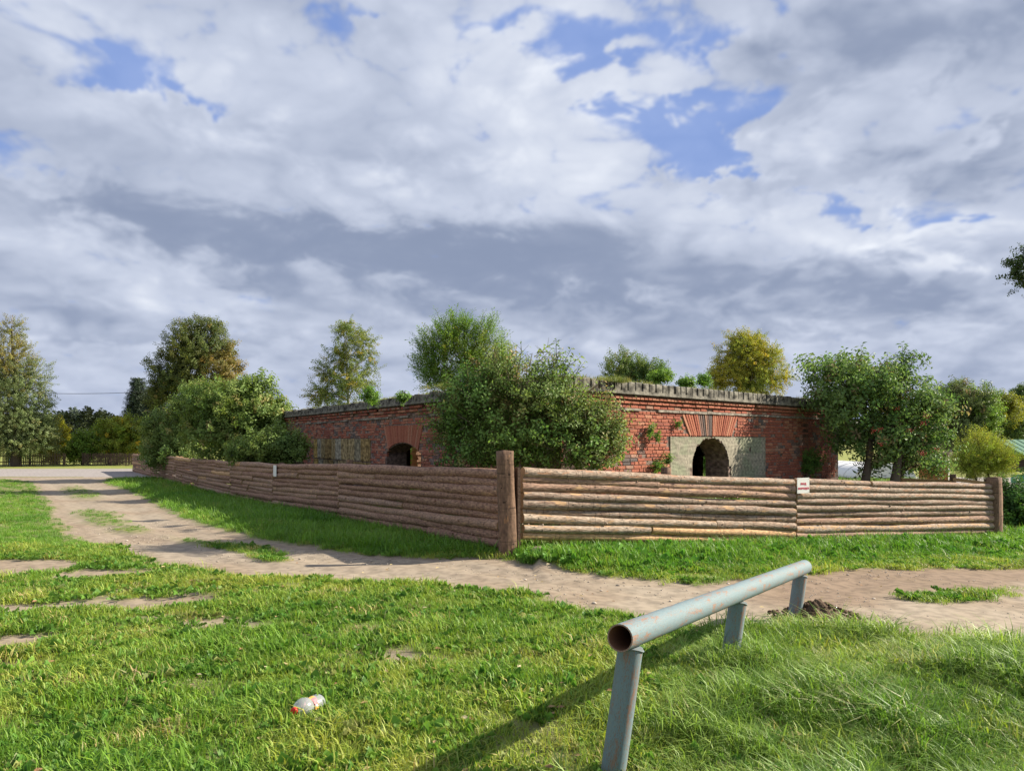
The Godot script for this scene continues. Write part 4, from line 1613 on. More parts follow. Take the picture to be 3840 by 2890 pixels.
func _ready() -> void:
	rng.seed = 20240917
	for f in [[n_big, 3, 0.02], [n_mid, 7, 0.05], [n_fine, 9, 0.2]]:
		f[0].seed = f[1]
		f[0].frequency = f[2]
		f[0].fractal_octaves = 3
	# ---- camera, sky, sun, exposure
	var cam := Camera3D.new()
	cam.name = "camera"
	add_child(cam)
	cam.position = Vector3(0, EYE, 0)
	cam.keep_aspect = Camera3D.KEEP_HEIGHT
	cam.set_frustum(2.0 * 0.1 * 1445.0 / F, Vector2(0, 0.1 * 205.0 / F), 0.1, 2000.0)
	cam.current = true
	var env := Environment.new()
	env.background_mode = Environment.BG_SKY
	env.sky = make_sky()
	env.tonemap_mode = Environment.TONE_MAPPER_LINEAR
	env.tonemap_exposure = 2.15
	env.sdfgi_enabled = true
	env.ssao_enabled = true
	env.ssil_enabled = true
	var we := WorldEnvironment.new()
	we.name = "world_environment"
	we.environment = env
	add_child(we)
	var sun := DirectionalLight3D.new()
	sun.name = "sun"
	add_child(sun)
	var az := deg_to_rad(76.0)
	var alt := deg_to_rad(30.0)
	sun.look_at_from_position(Vector3(sin(az) * cos(alt), sin(alt), -cos(az) * cos(alt)) * 100.0, Vector3.ZERO)
	sun.light_energy = 1.6
	sun.light_color = Color(1.0, 0.955, 0.88)
	sun.light_angular_distance = 0.5
	sun.shadow_enabled = true
	print_time("sky")
	# ---- textures
	var grain := ImageTexture.create_from_image(noise_image(512, 512, 0.55, 1.12, 0.03, 5, 4))
	var coarse := ImageTexture.create_from_image(noise_image(512, 512, 0.35, 1.2, 0.012, 6, 6))
	var soil_tex := ImageTexture.create_from_image(noise_image(1024, 1024, 0.80, 1.1, 0.009, 7, 12))
	var stain := ImageTexture.create_from_image(noise_image(512, 512, 0.05, 1.5, 0.02, 6, 21))
	print_time("textures")
	make_ground(soil_tex)
	print_time("ground")
	make_fort(grain, coarse, stain)
	print_time("fort")
	# ---- log fences
	var pale := Color(0.56, 0.36, 0.20)
	barks = [bark_mat(1, Color(0.385, 0.305, 0.235), Color(0.30, 0.21, 0.15), Color(0.50, 0.29, 0.18), 0.34),
		bark_mat(2, Color(0.33, 0.26, 0.205), Color(0.27, 0.175, 0.125), pale, 0.38),
		bark_mat(3, Color(0.37, 0.25, 0.185), Color(0.30, 0.185, 0.13), pale, 0.36),
		bark_mat(4, Color(0.43, 0.345, 0.265), Color(0.35, 0.25, 0.18), pale, 0.26),
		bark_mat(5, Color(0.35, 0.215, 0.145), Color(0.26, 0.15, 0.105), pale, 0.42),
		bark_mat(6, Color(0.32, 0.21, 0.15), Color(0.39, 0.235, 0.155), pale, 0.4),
		bark_mat(7, Color(0.62, 0.40, 0.215), Color(0.54, 0.33, 0.17), Color(0.66, 0.45, 0.26), 0.3)]
	for k in [6]:
		(barks[k] as StandardMaterial3D).heightmap_scale = 0.15
	end_wood = rough_mat(Color(0.55, 0.37, 0.21), grain, 4.0, 0.4)
	var sunny := thing("log_fence", Vector3(-0.05, 0, -10.8), "sunlit fence of pale stacked barked logs with a white notice board on it", "fence")
	var shady := thing("log_fence", Vector3(-0.05, 0, -10.8), "long shaded fence of brown stacked logs running back along the dirt track", "fence")
	fence_run(sunny, [[0.12, 10.89, 1.207, 0.216, 9], [4.86, 13.35, 0.93, -0.21, 10], [9.93, 15.98, 0.684, -0.43, 10]], true)
	var line := []
	for s in [[10.92, 1.19, 0.08, 9], [16.64, 1.07, -0.1, 10], [21.2, 0.955, -0.30, 10], [25.8, 0.895, -0.40, 10], [30.7, 0.84, -0.43, 10], [35.8, 0.83, -0.42, 10], [43.0, 0.73, -0.46, 10], [51.0, 0.66, -0.5, 10]]:
		line.append([-0.05 - 0.62 * (s[0] - 10.8), s[0], s[1], s[2], s[3]])
	fence_run(shady, line, false)
	var hewn := bark_mat(8, Color(0.16, 0.10, 0.068), Color(0.215, 0.135, 0.09), Color(0.36, 0.20, 0.105), 0.42, 0.3)
	hewn_post(sunny, "corner_post", Vector3(-0.055, -0.12, -10.72), 0.22, 0.21, 1.57, Vector3(-0.05, 0, 0), 0.35, hewn, 3)
	hewn_post(sunny, "end_post", Vector3(10.0, -0.75, -16.0), 0.23, 0.22, 1.58, Vector3(-0.02, 0, 0), 0.5, hewn, 5)
	var plank := MB.new()
	plank.box(Vector3(-0.022, 0, -0.05), Vector3(0.022, 1.27, 0.05))
	var bo := part("side_board", plank.mesh(), rough_mat(Color(0.13, 0.085, 0.06), grain, 2.0, 1.0), sunny)
	bo.position = Vector3(0.075, -0.05, -10.77) - sunny.position
	bo.rotation.y = 0.48
	# posts behind the logs that carry the panels; their tops show above the logs
	for q in [[2.55, 12.28, 1.16], [4.95, 13.5, 0.9], [7.4, 14.85, 0.8]]:
		hewn_post(sunny, "post", Vector3(q[0] - 0.07, -0.5, -q[1] - 0.16), 0.13, 0.13, q[2] + 0.5, Vector3.ZERO, 0.5, hewn, 11)
	for k in range(1, line.size()):
		hewn_post(shady, "post", Vector3(line[k][0] + 0.15, -0.7, -line[k][1] - 0.1), 0.14, 0.14, line[k][2] + 0.72 + (0.08 if k == 1 else 0.0), Vector3.ZERO, 0.3, hewn, 20 + k)
	var fr := Vector3(0.8875, 0, -0.4606)
	var fl := Vector3(0.527, 0, 0.85)
	make_board("notice_board", at(3013, 1820, 13.3), fr, 0.29, 0.265, "white notice with two lines of red lettering on the sunlit log fence", [["ВХОД", 0.03, 0.05], ["ЗАПРЕЩЕН", -0.05, 0.05]])
	make_board("notice_board", at(1030, 1765, 20.8), fl, 0.30, 0.30, "blank white notice on the shaded log fence, second panel from corner post", [])
	make_board("notice_board", at(548, 1722, 44.4), fl, 0.32, 0.32, "tiny white notice near the far end of the shaded log fence", [])
	print_time("fences")
	make_rail()
	make_bottle()
	rock("fieldstone", Vector3(0.36, ground_y(0.36, 10.42) + 0.05, -10.42), Vector3(0.11, 0.085, 0.09), "larger rounded beige stone at the foot of the corner post", Color(0.42, 0.33, 0.24), grain)
	rock("fieldstone", Vector3(0.56, ground_y(0.56, 10.6) + 0.035, -10.6), Vector3(0.09, 0.06, 0.08), "smaller flat stone beside the larger one near the corner post", Color(0.34, 0.27, 0.20), grain)
	make_soil(grain)
	print_time("props")
	make_plants()
	print_time("plants")
	make_background(grain, coarse)
	print_time("background")
	make_grass(grain)
	print_time("grass")


func make_soil(tex: Texture2D) -> void:
	# dug soil heaped round the far post of the pipe barrier
	var clods := []
	var cols := []
	var s := SphereMesh.new()
	s.radial_segments = 7
	s.rings = 4
	s.radius = 0.5
	s.height = 0.9
	var root := thing("soil_heap", Vector3(2.86, ground_y(2.86, 7.25), -7.25), "heap of freshly dug brown soil round the foot of a barrier post", "soil heap")
	var b := MB.new()
	for k in 24:
		for j in 7:
			var f := func(kk: int, jj: int) -> Vector3:
				var an := TAU * (kk % 24) / 24.0
				var r := 0.34 * jj / 7.0
				var h := 0.17 * pow(1.0 - jj / 7.0, 1.3) + 0.035 * n_mid.get_noise_2d(cos(an) * r * 160.0, sin(an) * r * 160.0) * (1.0 - jj / 7.0)
				return Vector3(cos(an) * r * 1.25, h - 0.03 * (jj / 7.0), sin(an) * r)
			b.quad(f.call(k, j), f.call(k, j + 1), f.call(k + 1, j + 1), f.call(k + 1, j))
	for k in b.n.size():
		if b.n[k].y < 0:
			b.n[k] = -b.n[k]
	part("heap", b.mesh(), rough_mat(Color(0.17, 0.115, 0.075), tex, 4.0, 4.0), root)
	for k in 170:
		var an := rnd(0, TAU)
		var r := 0.37 * sqrt(rnd())
		var h := 0.17 * pow(1.0 - r / 0.37, 1.3)
		var q := rnd(0.015, 0.05)
		clods.append(Transform3D(Basis(Vector3(rnd(-1, 1), rnd(-1, 1), rnd(-1, 1)).normalized(), rnd(0, 3)) * Basis.from_scale(Vector3(q, q * 0.7, q * 1.2)), Vector3(cos(an) * r * 1.25, h, sin(an) * r)))
		cols.append(Color(0.18, 0.12, 0.08) * rnd(0.6, 1.4))
	scatter("clods", s, rough_mat(Color(1, 1, 1), tex, 6.0, 2.0, 0.95, true), clods, cols, root)
	# loose stones on the track
	clods = []
	cols = []
	var tries := 0
	while clods.size() < 2200 and tries < 30000:
		tries += 1
		var x := rnd(-9.0, 8.0)
		var d := rnd(5.2, 17.0)
		if track_distance(x, d) < 0.05 or n_mid.get_noise_2d(x * 12.0, d * 12.0) < rnd(-0.25, 0.5):
			continue
		var q := rnd(0.006, 0.02) * (2.2 if rnd() < 0.06 else 1.0)
		clods.append(Transform3D(Basis(Vector3.UP, rnd(0, TAU)) * Basis.from_scale(Vector3(q, q * 0.6, q * 1.3)), Vector3(x, ground_y(x, d) - 0.02 + q * 0.12, -d)))
		cols.append(Color(0.34, 0.29, 0.24).lerp(Color(0.50, 0.44, 0.37), rnd()) * rnd(0.6, 1.15))
	var o := scatter("gravel", s, mat(Color(1, 1, 1), 0.9, null, true), clods, cols, self)
	tag(o, "loose small stones scattered over the dirt track", "gravel")


func make_plants() -> void:
	var soft := foliage_mat(0.8)
	var gloss := foliage_mat(0.8, 0.55)
	var broad := [sprig(1, 15, 0.30, 0.062, 0.019, 0.3, 0.25), sprig(2, 15, 0.34, 0.058, 0.018, 0.5, 0.2)]
	var round_ := [sprig(3, 14, 0.26, 0.07, 0.026, 0.2, 0.35), sprig(4, 16, 0.30, 0.066, 0.025, 0.4, 0.3)]
	var willow := [sprig(5, 20, 0.48, 0.10, 0.011, 1.1, 0.1), sprig(6, 22, 0.52, 0.095, 0.011, 0.9, 0.15)]
	var big := [sprig(7, 18, 0.55, 0.15, 0.05, 0.3, 0.35), sprig(8, 18, 0.6, 0.14, 0.048, 0.2, 0.4)]
	var hang := [sprig(9, 18, 0.6, 0.10, 0.035, -0.2, 0.5), sprig(10, 20, 0.65, 0.10, 0.033, 0.0, 0.5)]
	var pinnate := [sprig(11, 13, 0.34, 0.095, 0.024, 0.25, 0.35), sprig(12, 13, 0.32, 0.09, 0.023, 0.1, 0.5)]
	var twig := sprig(13, 2, 0.42, 0.05, 0.014, 0.4, 0.2, true)
	var needle := sprig(14, 34, 0.5, 0.12, 0.022, 0.6, 0.1)
	var green := Color(0.085, 0.155, 0.035)
	# --- the scrub at the fort's corner
	var f0 := Vector3(0.15, ground_y(0.15, 12.7), -12.7)
	var corner := plant("shrub", f0, 12.8, [[1800, 1560, 165, 170, 0.4, 0.8], [1960, 1440, 120, 110, 0.2, 0.7, 1.0, 1], [2060, 1500, 140, 115, 0.1, 0.7, 1.0, 1], [1950, 1650, 200, 110, 0.1, 0.8], [2140, 1650, 150, 100, 0.0, 0.6],
		[2240, 1690, 110, 75, 0.1, 0.5, 1.0, 1], [1710, 1660, 85, 100, 0.9, 0.6], [1870, 1400, 90, 85, 0.5, 0.6, 0.8, 1], [2010, 1325, 45, 45, 0.2, 0.3, 0.45, 1], [2130, 1540, 110, 90, 0.2, 0.6, 0.9, 1],
		[2260, 1600, 85, 100, 0.2, 0.5, 1.0, 1], [2315, 1700, 60, 60, 0.1, 0.35, 0.9, 1], [2190, 1600, 110, 110, 0.2, 0.6, 0.9, 1], [2090, 1370, 50, 40, 0.2, 0.3, 0.3, 1], [1780, 1480, 100, 90, 0.8, 0.6, 0.8], [1740, 1580, 90, 90, 0.9, 0.5], [1850, 1690, 200, 60, 0.3, 0.6]],
		{"leaves": [broad[0], broad[1], broad[0], twig, twig], "count": 3700, "mat": soft, "trunk": 0.035, "twigs": 230, "size": 1.15, "bark": Color(0.30, 0.25, 0.20), "gap": -0.2, "shell": 0.42, "clump": 1.25, "up": 0.4,
		"stems": [Vector3(-0.6, 0, -0.5), Vector3(-0.2, 0, -0.2), Vector3(0.2, 0, 0), Vector3(0.5, 0, -0.2), Vector3(0.9, 0, -0.2), Vector3(0.0, 0, -0.6), Vector3(1.3, 0, -0.5)],
		"tones": [[Color(0.125, 0.27, 0.06), Color(0.23, 0.38, 0.09), Color(0.42, 0.42, 0.17)], [Color(0.19, 0.31, 0.08), Color(0.31, 0.38, 0.13), Color(0.46, 0.36, 0.18)]]},
		"large tangled leafy shrub with bare twigs behind the fence's corner post", "shrub")
	corner.set_meta("group", "shrubs round the fort")
	# --- the rowan by the end of the fort
	var f1 := Vector3(9.35, ground_y(9.35, 20.2), -20.2)
	var rowan := plant("rowan_tree", f1, 20.2, [[3260, 1440, 160, 85, 0, 1.2], [3130, 1410, 95, 55, -0.3, 0.8], [3060, 1385, 50, 35, -0.4, 0.5, 0.8], [3330, 1500, 160, 110, 0.2, 1.3], [3440, 1560, 110, 120, 0.3, 1.1], [3190, 1530, 130, 100, 0.0, 1.1],
		[3270, 1650, 140, 85, 0.2, 1.1], [3460, 1650, 100, 90, 0.2, 0.9], [3400, 1400, 60, 50, 0.3, 0.6, 0.7], [3420, 1335, 28, 18, 0.3, 0.2, 0.8], [3390, 1350, 25, 20, 0.3, 0.2, 0.8], [3520, 1500, 50, 40, 0.3, 0.5, 0.5], [3110, 1490, 70, 60, -0.2, 0.7], [3350, 1720, 120, 50, 0.2, 0.8], [3460, 1740, 100, 40, 0.2, 0.8, 0.8], [3200, 1370, 80, 45, 0, 0.7]],
		{"leaves": pinnate, "count": 2900, "mat": gloss, "trunk": 0.12, "twigs": 150, "bark": Color(0.13, 0.105, 0.08), "gap": -0.05, "shell": 0.5, "clump": 1.2, "up": 0.2, "size": 1.35,
		"stems": [Vector3(-0.15, 0, 0), Vector3(0.45, 0, 0.3), Vector3(0.62, 0, -0.3)],
		"tones": [[Color(0.14, 0.265, 0.08), Color(0.25, 0.37, 0.125), Color(0.35, 0.29, 0.16)]]},
		"rowan tree with red berry bunches beside the end of the brick fort", "tree")
	# berry bunches
	var ball := SphereMesh.new()
	ball.radius = 0.011
	ball.height = 0.022
	ball.radial_segments = 6
	ball.rings = 4
	var red := mat(Color(0.33, 0.03, 0.025), 0.4)
	for k in 13:
		var c := at(rnd(3180, 3540), rnd(1480, 1720), rnd(19.2, 20.6)) - f1
		if k < 9:
			c = at([3470, 3300, 3310, 3395, 3440, 3450, 3500][k % 7] + rnd(-25, 25), [1575, 1600, 1640, 1610, 1680, 1700, 1700][k % 7] + rnd(-22, 22), rnd(18.9, 19.3)) - f1
		var st := SurfaceTool.new()
		for q in 18:
			st.append_from(ball, 0, Transform3D(Basis(), Vector3(rng.randfn() * 0.05, rng.randfn() * 0.03 - 0.02, rng.randfn() * 0.05)))
		var o := part("berry_bunch", st.commit(), red, rowan)
		o.position = c
	# --- scrub along the shaded fence
	plant("shrub", at(660, 1790, 40.0) * Vector3(1, 0, 1) + Vector3(0, -0.45, 0), 40.0, [[690, 1610, 130, 95, 0, 1.6], [610, 1640, 75, 85, 0, 1.0], [760, 1540, 110, 80, -1.0, 1.4], [650, 1700, 110, 50, -1.5, 1.0], [740, 1480, 60, 40, 0, 0.8, 0.6], [580, 1690, 50, 50, 0, 0.7]],
		{"leaves": big, "count": 2600, "mat": soft, "trunk": 0.07, "twigs": 60, "gap": -0.25, "size": 0.9, "clump": 0.7, "stems": [Vector3(-0.6, 0, 0), Vector3(0, 0, 0), Vector3(0.8, 0, 0.5), Vector3(1.2, 0, -0.4)],
		"tones": [[Color(0.14, 0.225, 0.065), Color(0.26, 0.34, 0.10), Color(0.40, 0.38, 0.15)]]}, "grey green shrub hanging over the far end of the shaded fence", "shrub", "shrubs round the fort")
	plant("shrub", at(880, 1820, 31.0) * Vector3(1, 0, 1) + Vector3(0, -0.4, 0), 31.0, [[850, 1510, 150, 75, 0, 1.4], [940, 1560, 130, 100, 0, 1.4], [860, 1640, 160, 90, 0, 1.5], [1000, 1620, 80, 100, 0, 1.0], [960, 1450, 60, 40, 0, 0.6, 0.6], [800, 1580, 100, 100, 0.3, 1.2], [975, 1425, 25, 18, 0, 0.3, 0.8], [1040, 1560, 40, 60, 0.4, 0.6, 0.6]],
		{"leaves": big, "count": 3400, "mat": soft, "trunk": 0.07, "twigs": 80, "gap": -0.25, "size": 0.8, "clump": 0.8, "stems": [Vector3(-0.8, 0, 0), Vector3(0, 0, 0), Vector3(0.7, 0, 0.4), Vector3(1.2, 0, -0.4)],
		"tones": [[Color(0.14, 0.235, 0.06), Color(0.27, 0.36, 0.095), Color(0.42, 0.38, 0.15)]]}, "broad olive green shrub between the shaded fence and the fort's far end", "shrub", "shrubs round the fort")
	plant("shrub", at(1010, 1820, 24.5) * Vector3(1, 0, 1) + Vector3(0, -0.2, 0), 25.0, [[1000, 1680, 120, 60, 0, 0.8], [1090, 1690, 70, 60, 0, 0.6], [930, 1700, 80, 50, 0.6, 0.7], [1050, 1640, 60, 50, 0.6, 0.6]],
		{"leaves": round_, "count": 1300, "mat": soft, "trunk": 0.04, "twigs": 40, "gap": -0.2, "size": 1.3, "clump": 1.0, "stems": [Vector3(-0.4, 0, 0), Vector3(0.2, 0, 0)],
		"tones": [[Color(0.14, 0.235, 0.06), Color(0.27, 0.36, 0.095)]]}, "low round leaved shrub in the fort's shade just behind the log fence", "shrub", "shrubs round the fort")
	# --- trees behind the fort
	plant("sapling_tree", at(1760, 1750, 27.0) * Vector3(1, 0, 1) + Vector3(0, -0.3, 0), 27.0, [[1690, 1310, 115, 85, 0, 1.0], [1640, 1380, 85, 75, 0, 0.8], [1790, 1330, 110, 85, 0, 1.0], [1720, 1250, 60, 50, 0, 0.6], [1850, 1400, 90, 80, 0, 0.9], [1820, 1270, 50, 45, 0, 0.5], [1660, 1250, 30, 45, 0, 0.3, 0.8], [1700, 1430, 120, 50, 0, 0.9], [1590, 1330, 25, 35, 0, 0.3, 0.5], [1740, 1215, 18, 25, 0, 0.2, 0.8], [1840, 1230, 15, 25, 0, 0.2, 0.8], [1760, 1540, 130, 80, 0, 1.0, 0.6]],
		{"leaves": willow, "count": 2650, "mat": soft, "trunk": 0.12, "twigs": 70, "gap": -0.2, "size": 1.15, "clump": 1.0, "up": 1.0, "tones": [[Color(0.175, 0.333, 0.0525), Color(0.255, 0.375, 0.0525), Color(0.39, 0.42, 0.075)]]},
		"bright green bushy willow standing behind the fort above the corner shrub", "tree", "trees behind the fort")
	plant("birch_tree", at(1300, 1750, 42.0) * Vector3(1, 0, 1) + Vector3(0, -0.45, 0), 42.0, [[1290, 1265, 36, 55, 0, 0.8], [1365, 1285, 38, 45, 0, 0.8], [1285, 1340, 60, 50, 0, 1.0], [1235, 1395, 45, 50, 0, 0.9], [1330, 1425, 80, 50, 0, 1.2], [1195, 1465, 40, 40, 0, 0.8, 0.8], [1400, 1375, 26, 28, 0, 0.5, 0.6], [1300, 1220, 22, 25, 0, 0.4], [1230, 1480, 70, 40, 0, 1.0], [1370, 1345, 35, 40, 0, 0.6, 0.8], [1300, 1560, 80, 60, 0, 1.1, 0.6]],
		{"leaves": hang, "count": 1750, "mat": soft, "trunk": 0.13, "twigs": 50, "bark": Color(0.45, 0.43, 0.39), "gap": -0.12, "size": 0.9, "clump": 0.9, "up": -0.1, "tones": [[Color(0.193, 0.28, 0.0788), Color(0.3, 0.345, 0.09), Color(0.48, 0.405, 0.09)]]},
		"thin pale birch with gappy yellow green crown behind the fort", "tree", "trees behind the fort")
	plant("birch_tree", at(2810, 1750, 48.0) * Vector3(1, 0, 1) + Vector3(0, -0.45, 0), 48.0, [[2790, 1330, 95, 65, 0, 1.4], [2735, 1390, 65, 55, 0, 1.2], [2850, 1390, 80, 75, 0, 1.4], [2810, 1440, 120, 50, 0, 1.5], [2835, 1280, 35, 28, 0, 0.7], [2930, 1415, 35, 40, 0, 0.7], [2685, 1430, 35, 40, 0, 0.7], [2770, 1280, 50, 35, 0, 0.8], [2890, 1330, 40, 40, 0, 0.8], [2810, 1540, 120, 70, 0, 1.5, 0.6]],
		{"leaves": hang, "count": 3400, "mat": soft, "trunk": 0.18, "twigs": 60, "bark": Color(0.45, 0.43, 0.39), "gap": -0.2, "size": 1.0, "clump": 0.8, "up": -0.3, "tones": [[Color(0.27, 0.34, 0.06), Color(0.47, 0.44, 0.06), Color(0.55, 0.42, 0.06)]]},
		"rounded golden yellow birch rising behind the fort's roof", "tree", "trees behind the fort")
	plant("poplar_tree", at(2370, 1750, 34.0) * Vector3(1, 0, 1) + Vector3(0, -0.4, 0), 34.0, [[2330, 1370, 50, 45, 0, 0.7], [2415, 1390, 60, 40, 0, 0.7], [2380, 1420, 100, 40, 0, 0.9], [2310, 1400, 45, 40, 0, 0.6], [2340, 1335, 22, 22, 0, 0.3, 0.8], [2470, 1405, 30, 35, 0, 0.4], [2380, 1520, 110, 80, 0, 1.0, 0.6]],
		{"leaves": hang, "count": 1500, "mat": soft, "trunk": 0.12, "twigs": 40, "gap": -0.2, "size": 0.8, "clump": 1.0, "up": 0.7, "tones": [[Color(0.149, 0.263, 0.0875), Color(0.225, 0.3, 0.09), Color(0.36, 0.36, 0.12)]]},
		"small grey green poplar top showing over the cast cornice", "tree", "trees behind the fort")
	# --- far side of the crossing road
	plant("willow_tree", at(60, 1750, 61.0) * Vector3(1, 0, 1) + Vector3(0, -0.5, 0), 61.0, [[60, 1560, 130, 140, 0, 2.6], [10, 1370, 110, 120, 0, 2.4, 1.0, 1], [100, 1450, 85, 110, 0, 2.0], [40, 1240, 50, 50, 0, 1.2, 0.8, 1], [-90, 1480, 130, 220, 0, 3.0], [140, 1600, 60, 85, 0, 1.4], [60, 1660, 140, 60, 0, 2.0], [170, 1640, 40, 60, 0, 1.0]],
		{"leaves": hang, "count": 5200, "mat": soft, "trunk": 0.3, "twigs": 90, "gap": -0.25, "size": 1.15, "clump": 0.5, "up": 0.0, "tones": [[Color(0.16, 0.23, 0.09), Color(0.25, 0.31, 0.14), Color(0.28, 0.29, 0.12)], [Color(0.21, 0.25, 0.09), Color(0.33, 0.30, 0.09), Color(0.40, 0.31, 0.09)]]},
		"tall silvery green willow yellowing at the top behind the picket fence", "tree", "trees across the road")
	plant("maple_shrub", at(215, 1740, 66.0) * Vector3(1, 0, 1) + Vector3(0, -0.5, 0), 66.0, [[215, 1640, 32, 65, 0, 1.0], [195, 1690, 45, 40, 0, 1.0]],
		{"leaves": big, "count": 420, "mat": soft, "trunk": 0.08, "twigs": 16, "gap": -0.3, "size": 1.2, "clump": 0.6, "tones": [[Color(0.3, 0.33, 0.045), Color(0.51, 0.42, 0.045)]]}, "slim yellow shrub beside the silvery willow", "shrub", "shrubs across the road")
	plant("oak_tree", at(745, 1740, 66.0) * Vector3(1, 0, 1) + Vector3(0, -0.5, 0), 66.0, [[740, 1300, 130, 90, 0, 3.0], [690, 1390, 130, 85, 0, 3.0], [830, 1400, 80, 85, 0, 2.4, 1.0, 1], [640, 1430, 70, 75, 0, 2.0], [750, 1235, 85, 40, 0, 2.0], [600, 1490, 50, 60, 0, 1.6], [860, 1330, 40, 50, 0, 1.2, 0.8, 1], [760, 1480, 140, 70, 0, 3.0]],
		{"leaves": big, "count": 4200, "mat": soft, "trunk": 0.34, "twigs": 80, "gap": -0.2, "size": 1.15, "clump": 0.45, "tones": [[Color(0.105, 0.15, 0.045), Color(0.20, 0.22, 0.06), Color(0.30, 0.24, 0.08)], [Color(0.17, 0.18, 0.055), Color(0.31, 0.24, 0.075), Color(0.38, 0.26, 0.08)]]},
		"big rounded dark tree with rusty brown leaves beside the spruces", "tree", "trees across the road")
	for k in 3:
		var xs: Array = [[[320, 1670, 55, 50], [290, 1695, 40, 35]], [[420, 1640, 75, 70], [440, 1690, 80, 40], [470, 1600, 50, 40]], [[510, 1650, 50, 60], [540, 1620, 40, 40]]][k]
		var lo := []
		for q in xs:
			lo.append([q[0], q[1], q[2], q[3], 0, 1.2, 1.0, 0])
		plant("garden_shrub", at(xs[0][0], 1740, 66.0) * Vector3(1, 0, 1) + Vector3(0, -0.5, 0), 66.0, lo, {"leaves": big, "count": [600, 1100, 700][k], "mat": soft, "trunk": 0.08, "twigs": 24, "gap": -0.25, "size": 1.15, "clump": 0.6, "stems": [Vector3(-0.3, 0, 0), Vector3(0.4, 0, 0.2)],
			"tones": [[[Color(0.175, 0.315, 0.0525), Color(0.3, 0.39, 0.06)], [Color(0.158, 0.298, 0.0525), Color(0.39, 0.42, 0.06), Color(0.6, 0.45, 0.045)], [Color(0.21, 0.3, 0.0525), Color(0.54, 0.45, 0.0525), Color(0.6, 0.42, 0.045)]][k]]},
			["low bright green shrub over the dark picket fence", "wide yellow tipped green shrub over the dark picket fence", "yellowing shrub between the picket fence and the log fence end"][k], "shrub", "shrubs across the road")
	conifer(at(515, 1740, 78.0) * Vector3(1, 0, 1) + Vector3(0, -0.5, 0), 8.6, 2.1, Color(0.04, 0.07, 0.035), needle, foliage_mat(0.15), "dark pointed spruce standing clear beside the big rounded tree", "trees across the road")
	conifer(at(575, 1740, 76.0) * Vector3(1, 0, 1) + Vector3(0, -0.5, 0), 7.4, 2.0, Color(0.04, 0.065, 0.035), needle, foliage_mat(0.15), "second dark spruce half hidden under the big rounded tree", "trees across the road")
	# --- trees beyond the end of the fence
	plant("lime_tree", at(3640, 1740, 46.0) * Vector3(1, 0, 1) + Vector3(0, -0.5, 0), 46.0, [[3620, 1500, 75, 70, 0, 1.8], [3670, 1560, 60, 110, 0, 1.6, 1.0, 1], [3590, 1580, 70, 90, 0, 1.6], [3640, 1660, 90, 70, 0, 1.8], [3570, 1500, 45, 50, 0, 1.0]],
		{"leaves": big, "count": 2600, "mat": soft, "trunk": 0.2, "twigs": 50, "gap": -0.22, "size": 0.95, "clump": 0.7, "tones": [[Color(0.123, 0.193, 0.07), Color(0.21, 0.245, 0.0963), Color(0.3, 0.225, 0.15)], [Color(0.165, 0.3, 0.06), Color(0.255, 0.375, 0.075)]]}, "tall mixed green tree behind the rowan", "tree", "trees beyond the fence")
	plant("garden_shrub", at(3690, 1790, 36.0) * Vector3(1, 0, 1) + Vector3(0, -0.45, 0), 36.0, [[3670, 1690, 60, 55, 0, 0.9], [3740, 1720, 60, 50, 0, 0.9], [3630, 1740, 50, 45, 0, 0.7], [3780, 1740, 35, 35, 0, 0.6], [3700, 1770, 90, 30, 0, 0.9], [3660, 1645, 30, 25, 0, 0.4]],
		{"leaves": willow, "count": 1400, "mat": soft, "trunk": 0.06, "twigs": 40, "gap": -0.25, "size": 1.1, "clump": 0.9, "up": 0.6, "stems": [Vector3(-0.3, 0, 0), Vector3(0.3, 0, 0)], "tones": [[Color(0.23, 0.34, 0.05), Color(0.38, 0.44, 0.07), Color(0.44, 0.42, 0.08)]]}, "bright yellow green shrub in front of the green roofed house", "shrub", "shrubs beyond the fence")
	for k in 4:
		var l: Array = [[3770, 1560, 60, 90, 1], [3860, 1600, 70, 110, 1], [3720, 1600, 30, 90, 0], [3850, 1500, 50, 60, 0]][k]
		plant("garden_tree", at(l[0], 1740, 78.0 + k * 4) * Vector3(1, 0, 1) + Vector3(0, -0.6, 0), 78.0 + k * 4, [[l[0], l[1], l[2], l[3] * 0.7, 0, 2.0, 1.0, l[4]], [l[0] - 10, l[1] - l[3] * 0.5, l[2] * 0.6, l[3] * 0.4, 0, 1.4, 1.0, l[4]], [l[0] + 15, l[1] + l[3] * 0.6, l[2], l[3] * 0.5, 0, 2.0, 1.0, 0]],
			{"leaves": big, "count": 1500, "mat": soft, "trunk": 0.22, "twigs": 30, "gap": -0.22, "size": 1.3, "clump": 0.5, "tones": [[Color(0.0875, 0.149, 0.0525), Color(0.158, 0.228, 0.0613)], [Color(0.175, 0.245, 0.0525), Color(0.36, 0.36, 0.0525)]]},
			["yellow green tree standing over the green roofed house", "tall dark tree yellowing outside, past the green roofed house", "narrow dark tree next to the yellow green one", "dark treetop over the green roofed house"][k], "tree", "trees beyond the fence")
